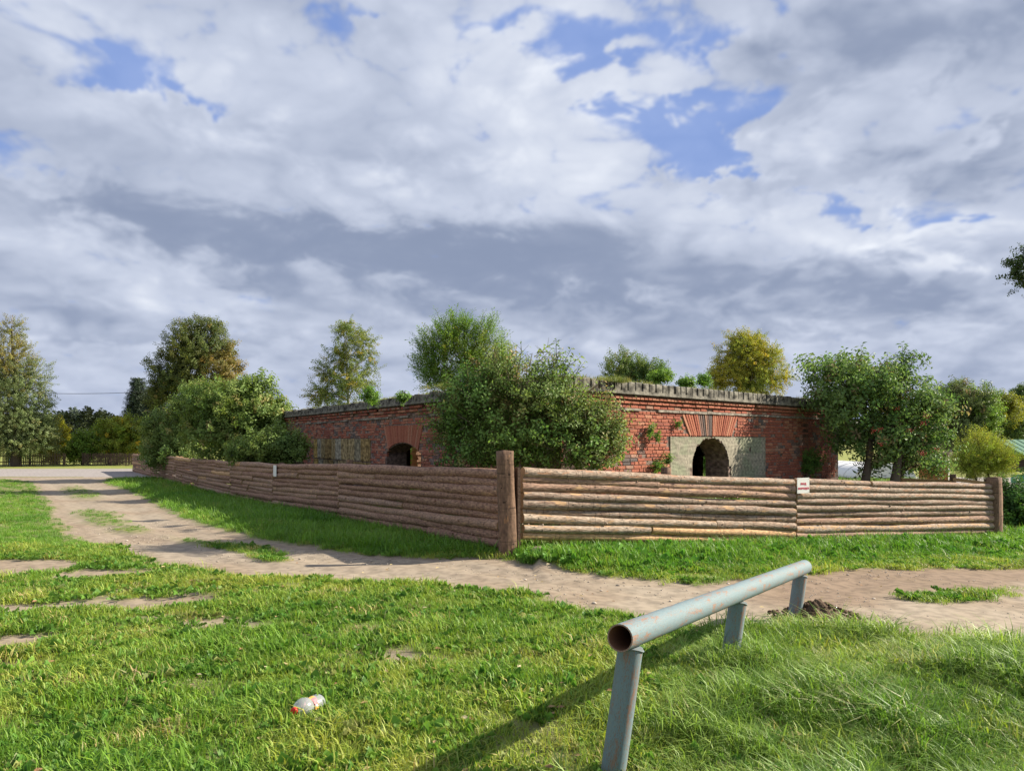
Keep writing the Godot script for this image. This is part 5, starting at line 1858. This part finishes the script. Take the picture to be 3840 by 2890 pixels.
	plant("nettle_patch", at(3800, 1990, 18.4) * Vector3(1, 0, 1) + Vector3(0, -0.55, 0), 18.4, [[3800, 1870, 50, 60, 0, 0.7], [3850, 1930, 90, 90, 0, 0.9], [3790, 1970, 60, 70, -0.2, 0.6, 1.0, 1], [3900, 1840, 80, 70, 0.5, 0.8], [3850, 2010, 90, 50, -0.4, 0.6]],
		{"leaves": round_, "count": 1300, "mat": soft, "trunk": 0.02, "twigs": 60, "gap": -0.3, "size": 1.1, "clump": 1.4, "up": 0.7, "stems": [Vector3(-0.3, 0, 0), Vector3(0, 0, 0.2), Vector3(0.4, 0, 0), Vector3(0.7, 0, 0.1)], "tones": [[Color(0.0525, 0.131, 0.035), Color(0.0963, 0.21, 0.0525)], [Color(0.123, 0.298, 0.0525), Color(0.195, 0.375, 0.06)]]}, "dark nettle thicket behind the end post of the log fence", "shrub")
	# bough of a tree beyond the picture's edge, backlit dark painted into its leaves
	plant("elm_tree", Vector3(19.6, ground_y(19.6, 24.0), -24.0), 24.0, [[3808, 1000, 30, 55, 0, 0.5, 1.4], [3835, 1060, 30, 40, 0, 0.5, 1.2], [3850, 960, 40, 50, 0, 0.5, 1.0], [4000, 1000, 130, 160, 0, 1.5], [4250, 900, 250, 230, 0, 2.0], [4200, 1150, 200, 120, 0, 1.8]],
		{"leaves": round_, "count": 2200, "mat": soft, "trunk": 0.2, "twigs": 70, "gap": -0.25, "size": 1.3, "clump": 0.8, "tones": [[Color(0.0613, 0.105, 0.035), Color(0.105, 0.158, 0.0438)]]}, "tall elm, backlit darkness put into its leaf colour, with one bough reaching in over the fence end", "tree")
	# --- self-sown plants on the fort and inside it
	for k in 7:
		var q: Array = [[1390, 1490, 18.4, 24, 22, 2.71], [1510, 1498, 17.0, 10, 10, 2.7], [2575, 1438, 18.6, 22, 10, 2.7], [2640, 1430, 18.9, 18, 16, 2.7], [2480, 1415, 17.6, 40, 14, 2.7], [1565, 1715, 33.0, 30, 45, -0.4], [2660, 1745, 30.0, 25, 40, -0.1]][k]
		plant("self_sown_sapling", Vector3((q[0] - 1920) / F * q[2], q[5], -q[2]), q[2], [[q[0], q[1], q[3], q[4], 0, q[3] / F * q[2]], [q[0] - q[3] * 0.5, q[1] - q[4] * 0.4, q[3] * 0.5, q[4] * 0.6, 0, 0.08], [q[0] + q[3] * 0.6, q[1] - q[4] * 0.2, q[3] * 0.5, q[4] * 0.6, 0, 0.08]],
			{"leaves": round_, "count": [70, 40, 70, 60, 110, 260, 240][k], "mat": soft, "trunk": 0.012, "twigs": 8, "gap": -0.5, "size": [0.9, 0.8, 0.8, 0.8, 0.8, 1.4, 1.3][k], "stems": [Vector3.ZERO, Vector3(0.05, 0, 0.02)], "tones": [[Color(0.14, 0.298, 0.0525), Color(0.225, 0.375, 0.06)]]},
			["small forked sapling sprouting on the shaded roof edge", "tiny green seedling on the shaded roof edge near the arch", "low weed tuft on the sunlit roof near its middle", "upright weeds on the sunlit roof before the golden birch", "trailing weeds on the sunlit roof by the poplar", "leafy bush seen through the arched opening", "leafy bush seen through the round hole"][k], "sapling", "self-sown plants on the fort")
	# --- weeds rooted in the sunlit brick face
	for k in 6:
		var q: Array = [[2440, 1610, 15.55, 14], [2460, 1640, 15.6, 10], [2540, 1588, 16.3, 10], [2500, 1730, 15.9, 16], [2470, 1745, 15.7, 20], [3040, 1730, 20.9, 60]][k]
		var p := at(q[0], q[1], q[2])
		plant("wall_weed", p, q[2], [[q[0], q[1], q[3], q[3] * 0.8, 0, 0.06], [q[0] + 4, q[1] + 8, q[3] * 0.8, q[3] * 0.8, 0, 0.05]], {"leaves": round_, "count": [12, 9, 8, 14, 18, 120][k], "mat": soft, "trunk": 0.006, "twigs": 3, "gap": -0.9, "size": 0.75, "tones": [[Color(0.123, 0.263, 0.0525), Color(0.18, 0.315, 0.06)]]},
			["little green sprig on the brick face above the plaster", "hanging sprig below another on the brick face", "pale sprig high on the brick face by the soot", "weed at the plaster panel's lower corner", "dark weed at the foot of the brick face", "tall weeds against the fort's end near the rowan"][k], "weed", "weeds in the brick face")


func make_grass(_tex: Texture2D) -> void:
	var blade := foliage_mat(0.8, 0.5)
	var lawn := [grass_clump(1, 56, 0.13, 0.025, 0.075, 0.0026, 0.8, 0.14), grass_clump(2, 52, 0.14, 0.03, 0.10, 0.003, 0.9, 0.10), grass_clump(3, 60, 0.13, 0.02, 0.06, 0.0026, 1.1, 0.3)]
	var long_ := [grass_clump(4, 36, 0.15, 0.12, 0.30, 0.0042, 0.9, 0.08), grass_clump(5, 30, 0.14, 0.15, 0.38, 0.005, 1.1, 0.08), grass_clump(6, 40, 0.16, 0.10, 0.26, 0.0034, 1.3, 0.2)]
	var weed := [weed_clump(7, 30, 0.10, 0.034, 0.006, 0.03), weed_clump(8, 20, 0.09, 0.055, 0.009, 0.045), weed_clump(9, 40, 0.12, 0.02, 0.0075, 0.035)]
	var verge := [grass_clump(10, 50, 0.19, 0.08, 0.22, 0.0045, 0.8, 0.04), grass_clump(11, 46, 0.19, 0.06, 0.18, 0.005, 1.0, 0.03)]
	var tones := [Color(0.19, 0.36, 0.04), Color(0.41, 0.48, 0.085), Color(0.54, 0.47, 0.20)]
	var a := []
	var w := []
	# mown-down verge in front
	var k := 0
	while k < 43000:
		k += 1
		var d := 2.6 + 9.4 * pow(rnd(), 0.8)
		var x := rnd(-0.95, 0.95) * d
		var b := bare(x, d)
		var thin := smoothstep(-0.15, 0.4, n_mid.get_noise_2d(x * 16.0, d * 16.0)) * 0.7
		if rnd() < maxf(b * 1.02 - 0.02, thin):
			continue
		var s := rnd(0.65, 1.2) * lerpf(1.0, 0.6, b)
		if n_mid.get_noise_2d(x * 22.0 + 8.0, d * 22.0) > 0.32:
			s *= 1.5
		if rnd() < 0.16:
			w.append([x, d, rnd(0.6, 1.25)])
		else:
			a.append([x, d, s])
	grow("lawn_grass", lawn, blade, a, tones, "short trodden green grass on the verge before the dirt track", "grass")
	grow("broadleaf_weeds", weed, foliage_mat(0.7, 0.55), w, [Color(0.109, 0.246, 0.0362), Color(0.203, 0.348, 0.058), Color(0.319, 0.348, 0.116)], "low clover and plantain leaves among the short grass", "weeds")
	# fallen leaves and straw lying on the verge
	var fallen := MB.new()
	fallen.tri(Vector3(-0.03, 0, 0), Vector3(0, 0.008, -0.016), Vector3(0.03, 0.004, 0))
	fallen.tri(Vector3(-0.03, 0, 0), Vector3(0.03, 0.004, 0), Vector3(0, 0.008, 0.016))
	var fx := []
	var fc := []
	for q in 420:
		var d := rnd(2.8, 10.0)
		var x := rnd(-0.72, 0.5) * d
		fx.append(Transform3D(Basis(Vector3.UP, rnd(0, TAU)) * Basis(Vector3.RIGHT, rnd(-0.5, 0.5)) * Basis.from_scale(Vector3.ONE * rnd(0.5, 1.1)), Vector3(x, ground_y(x, d) + rnd(0.02, 0.05), -d)))
		fc.append([Color(0.40, 0.27, 0.13), Color(0.50, 0.40, 0.20), Color(0.30, 0.17, 0.09), Color(0.55, 0.47, 0.30)][q % 4] * rnd(0.8, 1.1))
	var lo := scatter("fallen_leaves", fallen.mesh(), foliage_mat(0.4, 0.8), fx, fc, self)
	tag(lo, "dry brown leaves lying scattered over the short grass", "leaves")
	# long grass round the barrier
	a = []
	k = 0
	while k < 8800:
		k += 1
		var d := rnd(2.5, 7.2)
		var x := rnd(-0.2, 0.95 * d + 0.3)
		var edge := x - lerpf(0.35, 1.5, smoothstep(3.0, 6.4, d)) + 0.35 * n_mid.get_noise_2d(x * 20.0, d * 20.0)
		if rnd() > smoothstep(-0.25, 0.35, edge) or rnd() < bare(x, d) * 1.4:
			continue
		if track_distance(x, d) > -0.25 and rnd() < 0.7:
			continue
		var tall := 0.36 + 0.42 * smoothstep(-0.3, 0.4, n_mid.get_noise_2d(x * 14.0 + 70.0, d * 14.0))
		a.append([x, d, tall * rnd(0.7, 1.15)])
	grow("long_grass", [long_[0], long_[1], long_[2], verge[0]], blade, a, [Color(0.17, 0.32, 0.045), Color(0.33, 0.46, 0.10), Color(0.52, 0.52, 0.24)], "long windblown grass growing round the pipe barrier", "grass")
	# greener growth along the fences, on the islands and beyond
	a = []
	w = []
	k = 0
	while k < 41000:
		k += 1
		var d := 8.6 + 40.0 * pow(rnd(), 2.0)
		var x := rnd(-0.9, 0.9) * d
		var e := inside_edges(x, d)
		if (e.x > 0.35 and e.y > 0.35) or rnd() < bare(x, d) * 1.3:
			continue
		var td := track_distance(x, d)
		if d > 39.0 and d > 40.5 - 0.1 * x - 2.0:
			continue
		var near := maxf(smoothstep(-3.2, -1.6, e.x) if x < 0.2 else 0.0, smoothstep(-2.4, -1.2, e.y) if x > -0.2 else 0.0)
		if d < 11.0 and rnd() > near + smoothstep(9.0, 11.0, d):
			continue
		var s := rnd(0.7, 1.25) * lerpf(0.42, 1.05, near) * (0.6 if td > -0.2 else 1.0)
		if d > 16.0:
			s *= 1.25
		if rnd() < 0.3 and x > 0.0 and d < 17.0:
			w.append([x, d, s * 1.9])
		else:
			a.append([x, d, s])
	grow("verge_grass", verge, blade, a, [Color(0.123, 0.29, 0.0319), Color(0.217, 0.392, 0.0508), Color(0.319, 0.392, 0.087)], "lush green grass growing along the foot of the log fences", "grass")
	grow("nettle_leaves", weed, foliage_mat(0.7, 0.5), w, [Color(0.102, 0.261, 0.0362), Color(0.174, 0.362, 0.0508), Color(0.246, 0.362, 0.0725)], "leafy green weeds in front of the sunlit log fence", "weeds")
	# inside the fence and on the roofs
	a = []
	for q in 4500:
		var d := rnd(11.2, 34.0)
		var x := rnd(-10.0, 16.0)
		var e := inside_edges(x, d)
		if e.x < 0.2 or e.y < 0.2:
			continue
		a.append([x, d, rnd(0.9, 1.7)])
	grow("yard_grass", verge, blade, a, [Color(0.131, 0.261, 0.0435), Color(0.232, 0.334, 0.0725), Color(0.348, 0.334, 0.116)], "rough grass inside the fence round the fort", "grass")
	var xf := []
	var cols := []
	var bx := Vector3(0.698, 0, -0.716).normalized()
	var bz := Vector3(-bx.z, 0, bx.x)
	var cx := Vector3(0.5, 0, 0.866).normalized()
	var cz := Vector3(-cx.z, 0, cx.x)
	var corner := Vector3(0.85, 0, -13.7)
	for q in 2600:
		var p: Vector3
		if q % 2:
			p = corner + bx * rnd(0, 12.4) + bz * rnd(-3.9, -0.1)
		else:
			p = corner - cx * rnd(0, 19.5) + cz * rnd(-1.8, -0.1)
		p.y = 2.70
		if n_mid.get_noise_2d(p.x * 14.0, p.z * 14.0) < -0.05:
			continue
		xf.append(Transform3D(Basis(Vector3.UP, rnd(0, TAU)) * Basis.from_scale(Vector3.ONE * rnd(0.4, 0.9)), p))
		cols.append(Color(0.174, 0.246, 0.058).lerp(Color(0.377, 0.348, 0.131), rnd()))
	var o := scatter("roof_grass", verge[0], blade, xf, cols, self)
	tag(o, "thin dry grass growing on the fort's roof", "grass")


func make_background(grain: Texture2D, coarse: Texture2D) -> void:
	# picket fences across the tarred road
	for run in 2:
		var p0: Array = [[-44.5, 62.0], [-35.4, 63.6]][run]
		var p1: Array = [[-36.6, 63.4], [-24.0, 61.5]][run]
		var root := thing("picket_fence", Vector3(p0[0], 0, -p0[1]), ["weathered tan picket fence under the silvery willow", "dark brown picket fence under the yellow green shrubs"][run], "fence")
		var wood := rough_mat([Color(0.30, 0.22, 0.13), Color(0.16, 0.11, 0.08)][run], grain, 1.5, 1.0)
		var a := Vector3(p0[0], 0, -p0[1])
		var b := Vector3(p1[0], 0, -p1[1])
		var n := int((b - a).length() / 0.135)
		var dir := (b - a).normalized()
		var shape := MB.new()
		shape.box(Vector3(-0.045, 0, -0.011), Vector3(0.045, 0.95, 0.011))
		shape.tri(Vector3(-0.045, 0.95, 0.011), Vector3(0, 1.0, 0.011), Vector3(0.045, 0.95, 0.011))
		var picket := shape.mesh()
		for k in n:
			if rnd() < 0.04:
				continue
			var p := a.lerp(b, (k + 0.5) / n)
			var o := part("picket", picket, wood, root)
			o.position = Vector3(p.x, ground_y(p.x, -p.z) + 0.03 + rnd(-0.04, 0.05), p.z) - root.position
			o.rotation = Vector3(0, -atan2(dir.z, dir.x), rnd(-0.04, 0.04))
		for y in [0.3, 0.78]:
			var r := MB.new()
			var g := ground_y(a.x, -a.z)
			r.tube([a + Vector3(0, g + y, -0.05) - root.position, b + Vector3(0, g + y, -0.05) - root.position], [0.035, 0.035], 4, true)
			part("rail", r.mesh(), wood, root)
		for k in int((b - a).length() / 2.6) + 1:
			var p := a + dir * 2.6 * k
			var q := MB.new()
			q.box(Vector3(-0.05, -0.3, -0.05), Vector3(0.05, 1.0, 0.05))
			var o := part("post", q.mesh(), wood, root)
			o.position = Vector3(p.x, ground_y(p.x, -p.z), p.z - 0.12) - root.position
	# pale blue barrel behind the pickets
	var br := thing("rain_barrel", at(48, 1740, 64.5) * Vector3(1, 0, 1) + Vector3(0, -0.46, 0), "pale blue barrel standing up behind the tan picket fence", "barrel")
	var pr := []
	for k in 13:
		pr.append([0.27 + 0.05 * sin(PI * k / 12.0) + (0.012 if k in [3, 9] else 0.0), 1.35 * k / 12.0])
	pr.append([0.22, 1.35])
	pr.append([0.001, 1.33])
	var bm := part("barrel", lathe(pr, 20), mat(Color(0.36, 0.55, 0.58), 0.5), br)
	bm.rotation.x = -PI / 2
	for y in [0.34, 1.0]:
		var hp := part("hoop", lathe([[0.31, y - 0.03], [0.325, y - 0.02], [0.325, y + 0.02], [0.31, y + 0.03]], 20), mat(Color(0.3, 0.42, 0.44), 0.5), br)
		hp.rotation.x = -PI / 2
	# wooden pole and overhead wires
	for w in 2:
		var a: Vector3 = [at(-260, 1449, 72.0), at(3300, 1487, 75.0)][w]
		var b: Vector3 = [at(690, 1462, 74.0), at(4100, 1474, 78.0)][w]
		for e in 2:
			var p: Vector3 = a if e == 0 else b
			var pole := thing("utility_pole", Vector3(p.x, -0.55, p.z), [["bare wooden pole out past the silvery willow", "wooden pole hidden in the big rounded tree"], ["wooden pole behind the rowan", "wooden pole past the green roofed house"]][w][e], "pole")
			var q := MB.new()
			var h := p.y + 0.75
			q.tube([Vector3.DOWN * 0.3, Vector3.UP * h], [0.13, 0.09], 10, true)
			part("shaft", q.mesh(), rough_mat(Color(0.2, 0.17, 0.14), grain, 1.0, 1.0), pole)
			var ins := MB.new()
			ins.box(Vector3(-0.5, h - 0.28, -0.05), Vector3(0.5, h - 0.18, 0.05))
			part("crossarm", ins.mesh(), rough_mat(Color(0.2, 0.17, 0.14), grain, 1.0, 1.0), pole)
		var wire := MB.new()
		var pts := []
		var radii := []
		for k in 25:
			var t := k / 24.0
			pts.append(a.lerp(b, t) + Vector3.DOWN * 0.5 * sin(PI * t) - a)
			radii.append(0.022)
		wire.tube(pts, radii, 5, false)
		var o := part("overhead_wire", wire.mesh(), mat(Color(0.04, 0.04, 0.045), 0.6), self)
		o.position = a
		tag(o, ["overhead wire strung from the willow to the big rounded tree", "overhead wire strung past the rowan over the far garden"][w], "wire")
	# white tunnel greenhouse beyond the rowan
	var gh := thing("tunnel_greenhouse", at(3230, 1790, 38.0) * Vector3(1, 0, 1) + Vector3(0, -0.3, 0), "white arched tunnel greenhouse seen under the rowan's branches", "greenhouse")
	gh.rotation.y = 0.12
	var film := MB.new()
	var n := 18
	for k in n:
		var a0 := PI * k / n
		var a1 := PI * (k + 1) / n
		for s in 4:
			var z0 := 2.0 - s
			film.quad(Vector3(-cos(a0) * 1.5, 0.12 + sin(a0) * 0.7, z0 - 1.0), Vector3(-cos(a1) * 1.5, 0.12 + sin(a1) * 0.7, z0 - 1.0), Vector3(-cos(a1) * 1.5, 0.12 + sin(a1) * 0.7, z0), Vector3(-cos(a0) * 1.5, 0.12 + sin(a0) * 0.7, z0))
		film.tri(Vector3(0, 0.12, 2.0), Vector3(-cos(a0) * 1.5, 0.12 + sin(a0) * 0.7, 2.0), Vector3(-cos(a1) * 1.5, 0.12 + sin(a1) * 0.7, 2.0))
	part("film", film.mesh(), mat(Color(0.82, 0.82, 0.80), 0.5), gh)
	for s in 5:
		var hoop := MB.new()
		var pts := []
		var radii := []
		for k in 17:
			var an := PI * k / 16
			pts.append(Vector3(-cos(an) * 1.515, 0.12 + sin(an) * 0.715, 2.0 - s))
			radii.append(0.02)
		hoop.tube(pts, radii, 5, false)
		part("hoop", hoop.mesh(), mat(Color(0.7, 0.7, 0.7), 0.5), gh)
	var board := MB.new()
	board.box(Vector3(-1.62, -0.1, 2.01), Vector3(0.6, 0.15, 2.06))
	board.box(Vector3(-1.64, -0.1, -2.0), Vector3(-1.58, 0.15, 2.0))
	part("base_board", board.mesh(), mat(Color(0.1, 0.09, 0.09), 0.8), gh)
	# small shed with orange side
	var shed := thing("garden_shed", at(3555, 1800, 41.0) * Vector3(1, 0, 1) + Vector3(0, -0.6, 0), "small garden shed with orange plank side and whitewashed gable", "shed")
	shed.rotation.y = -0.55
	var orange := rough_mat(Color(0.42, 0.21, 0.07), grain, 1.2, 1.0)
	for k in 9:
		var b := MB.new()
		b.box(Vector3(-1.3 + k * 0.15, 0, 0.8), Vector3(-1.158 + k * 0.15, 1.05 + 0.07 * k * 0.7, 0.84))
		part("plank", b.mesh(), orange, shed)
	var gable := MB.new()
	gable.quad(Vector3(0.06, 1.45, 0.84), Vector3(0.06, 1.2, -0.9), Vector3(0.06, 0, -0.9), Vector3(0.06, 0, 0.84))
	gable.box(Vector3(-1.3, 0, -0.9), Vector3(0.055, 1.0, 0.79))
	part("wall", gable.mesh(), rough_mat(Color(0.62, 0.6, 0.55), coarse, 1.0, 1.0), shed)
	var lid := MB.new()
	lid.box(Vector3(-1.5, 0, -1.15), Vector3(0.25, 0.07, 1.05))
	var ro := part("roof", lid.mesh(), mat(Color(0.42, 0.38, 0.34), 0.8), shed)
	ro.transform = Transform3D(Basis(Vector3.RIGHT, -0.14) * Basis(Vector3.BACK, 0.3), Vector3(0, 1.42, 0))
	var pane := MB.new()
	pane.box(Vector3(0.06, 0.55, -0.55), Vector3(0.075, 0.85, -0.2))
	part("window", pane.mesh(), mat(Color(0.12, 0.18, 0.42), 0.3), shed)
	# house with a green metal roof
	var house := thing("house", at(3880, 1790, 62.0) * Vector3(1, 0, 1) + Vector3(0, -0.8, 0), "low dark walled house with a green metal roof beyond the fence end", "house")
	house.rotation.y = 0.08
	var wb := MB.new()
	wb.box(Vector3(-2.4, 0, -3.0), Vector3(4.0, 1.35, 2.0))
	part("wall", wb.mesh(), rough_mat(Color(0.13, 0.09, 0.065), grain, 0.8, 1.0), house)
	var rb := MB.new()
	rb.quad(Vector3(-2.9, 2.45, -0.5), Vector3(4.5, 2.45, -0.5), Vector3(4.5, 1.28, 2.5), Vector3(-2.9, 1.28, 2.5))
	rb.quad(Vector3(4.5, 2.45, -0.5), Vector3(-2.9, 2.45, -0.5), Vector3(-2.9, 1.28, -3.5), Vector3(4.5, 1.28, -3.5))
	rb.tri(Vector3(-2.85, 1.28, 2.4), Vector3(-2.85, 1.28, -3.4), Vector3(-2.85, 2.4, -0.5))
	for k in 13:
		rb.tube([Vector3(-2.9 + k * 0.6, 2.46, -0.48), Vector3(-2.9 + k * 0.6, 1.29, 2.5)], [0.025, 0.025], 4, true)
	part("roof", rb.mesh(), mat(Color(0.13, 0.24, 0.16), 0.5), house)
	for k in 3:
		var q := MB.new()
		q.box(Vector3(-1.9 + k * 1.8, 0.4, 2.0), Vector3(-1.2 + k * 1.8, 1.1, 2.03))
		var win := part("window", q.mesh(), mat(Color(0.34, 0.2, 0.1), 0.6), house)
		var g := MB.new()
		g.box(Vector3(-1.84 + k * 1.8, 0.46, 2.03), Vector3(-1.26 + k * 1.8, 1.04, 2.036))
		part("pane", g.mesh(), mat(Color(0.03, 0.035, 0.04), 0.1), win)
	# teal garden fence in front of the house
	var teal := thing("board_fence", at(3720, 1812, 40.0) * Vector3(1, 0, 1) + Vector3(0, -0.6, 0), "low teal board fence in front of the green roofed house", "fence")
	for k in 26:
		var b := MB.new()
		b.box(Vector3(1.0 + k * 0.14, 0, 0), Vector3(1.13 + k * 0.14, 0.42 + rnd(-0.02, 0.02), 0.025))
		part("board", b.mesh(), mat(Color(0.10, 0.30, 0.24), 0.6), teal)
	var tr := MB.new()
	tr.box(Vector3(1.0, 0.12, -0.05), Vector3(4.6, 0.2, 0.0))
	part("rail", tr.mesh(), mat(Color(0.10, 0.30, 0.24), 0.6), teal)
	# plank rail behind the sunlit log fence
	var pk := thing("plank_barrier", Vector3(7.4, ground_y(7.4, 17.0), -17.0), "single brown plank on short posts behind the sunlit log fence", "barrier")
	var brown := rough_mat(Color(0.30, 0.19, 0.085), grain, 2.0, 1.0)
	for s in [[3380, 1792, 3572, 1800], [3572, 1790, 3715, 1808]]:
		var a := at(s[0], s[1], 17.3) - pk.position
		var b := at(s[2], s[3], 17.6) - pk.position
		var m := MB.new()
		for e in [[a, b]]:
			var hh := Vector3.UP * 0.075
			var th := Vector3(0, 0, 0.02)
			m.quad(a + th, b + th, b - hh + th, a - hh + th)
			m.quad(a - th, b - th, b + th, a + th)
			m.quad(b - th, a - th, a - hh - th, b - hh - th)
			m.quad(a - hh + th, b - hh + th, b - hh - th, a - hh - th)
		part("plank", m.mesh(), brown, pk)
	for px in [3390, 3575, 3705]:
		var t := at(px, 1778 if px == 3575 else 1795, 17.62) - pk.position
		var g := ground_y(t.x + pk.position.x, 17.62) - pk.position.y - 0.2
		var m := MB.new()
		m.tube([Vector3(t.x, g, t.z), t], [0.075, 0.07], 8, true)
		part("post", m.mesh(), rough_mat(Color(0.14, 0.095, 0.07), grain, 2.0, 1.0), pk)
	# the far wood that closes the horizon
	var leafy := sprig(40, 40, 2.4, 0.9, 0.34, 0.3, 0.2)
	var xf := []
	var cols := []
	for k in 9000:
		var an := deg_to_rad(rnd(-62.0, 62.0))
		var r := rnd(235.0, 300.0)
		var x := sin(an) * r
		var ridge := 7.5 + 2.8 * n_big.get_noise_2d(an * 900.0, 3.0) + 1.6 * n_mid.get_noise_2d(an * 2600.0, 9.0)
		var y := ridge * sqrt(rnd())
		var aim := Vector3(rnd(-0.5, 0.5), 1, rnd(-0.5, 0.5)).normalized()
		var side := aim.cross(Vector3(rnd(-1, 1), 0.1, rnd(-1, 1))).normalized()
		xf.append(Transform3D(Basis(side, aim, side.cross(aim)) * rnd(0.8, 1.3), Vector3(x, y - 0.8, -cos(an) * r)))
		cols.append(Color(0.04, 0.065, 0.04).lerp(Color(0.075, 0.095, 0.045), clampf(0.5 + n_mid.get_noise_2d(an * 2000.0, 1.0), 0, 1)) * rnd(0.7, 1.2))
	var o := scatter("far_forest", leafy, foliage_mat(0.2), xf, cols, self)
	tag(o, "dark wooded skyline far off across the fields", "forest")
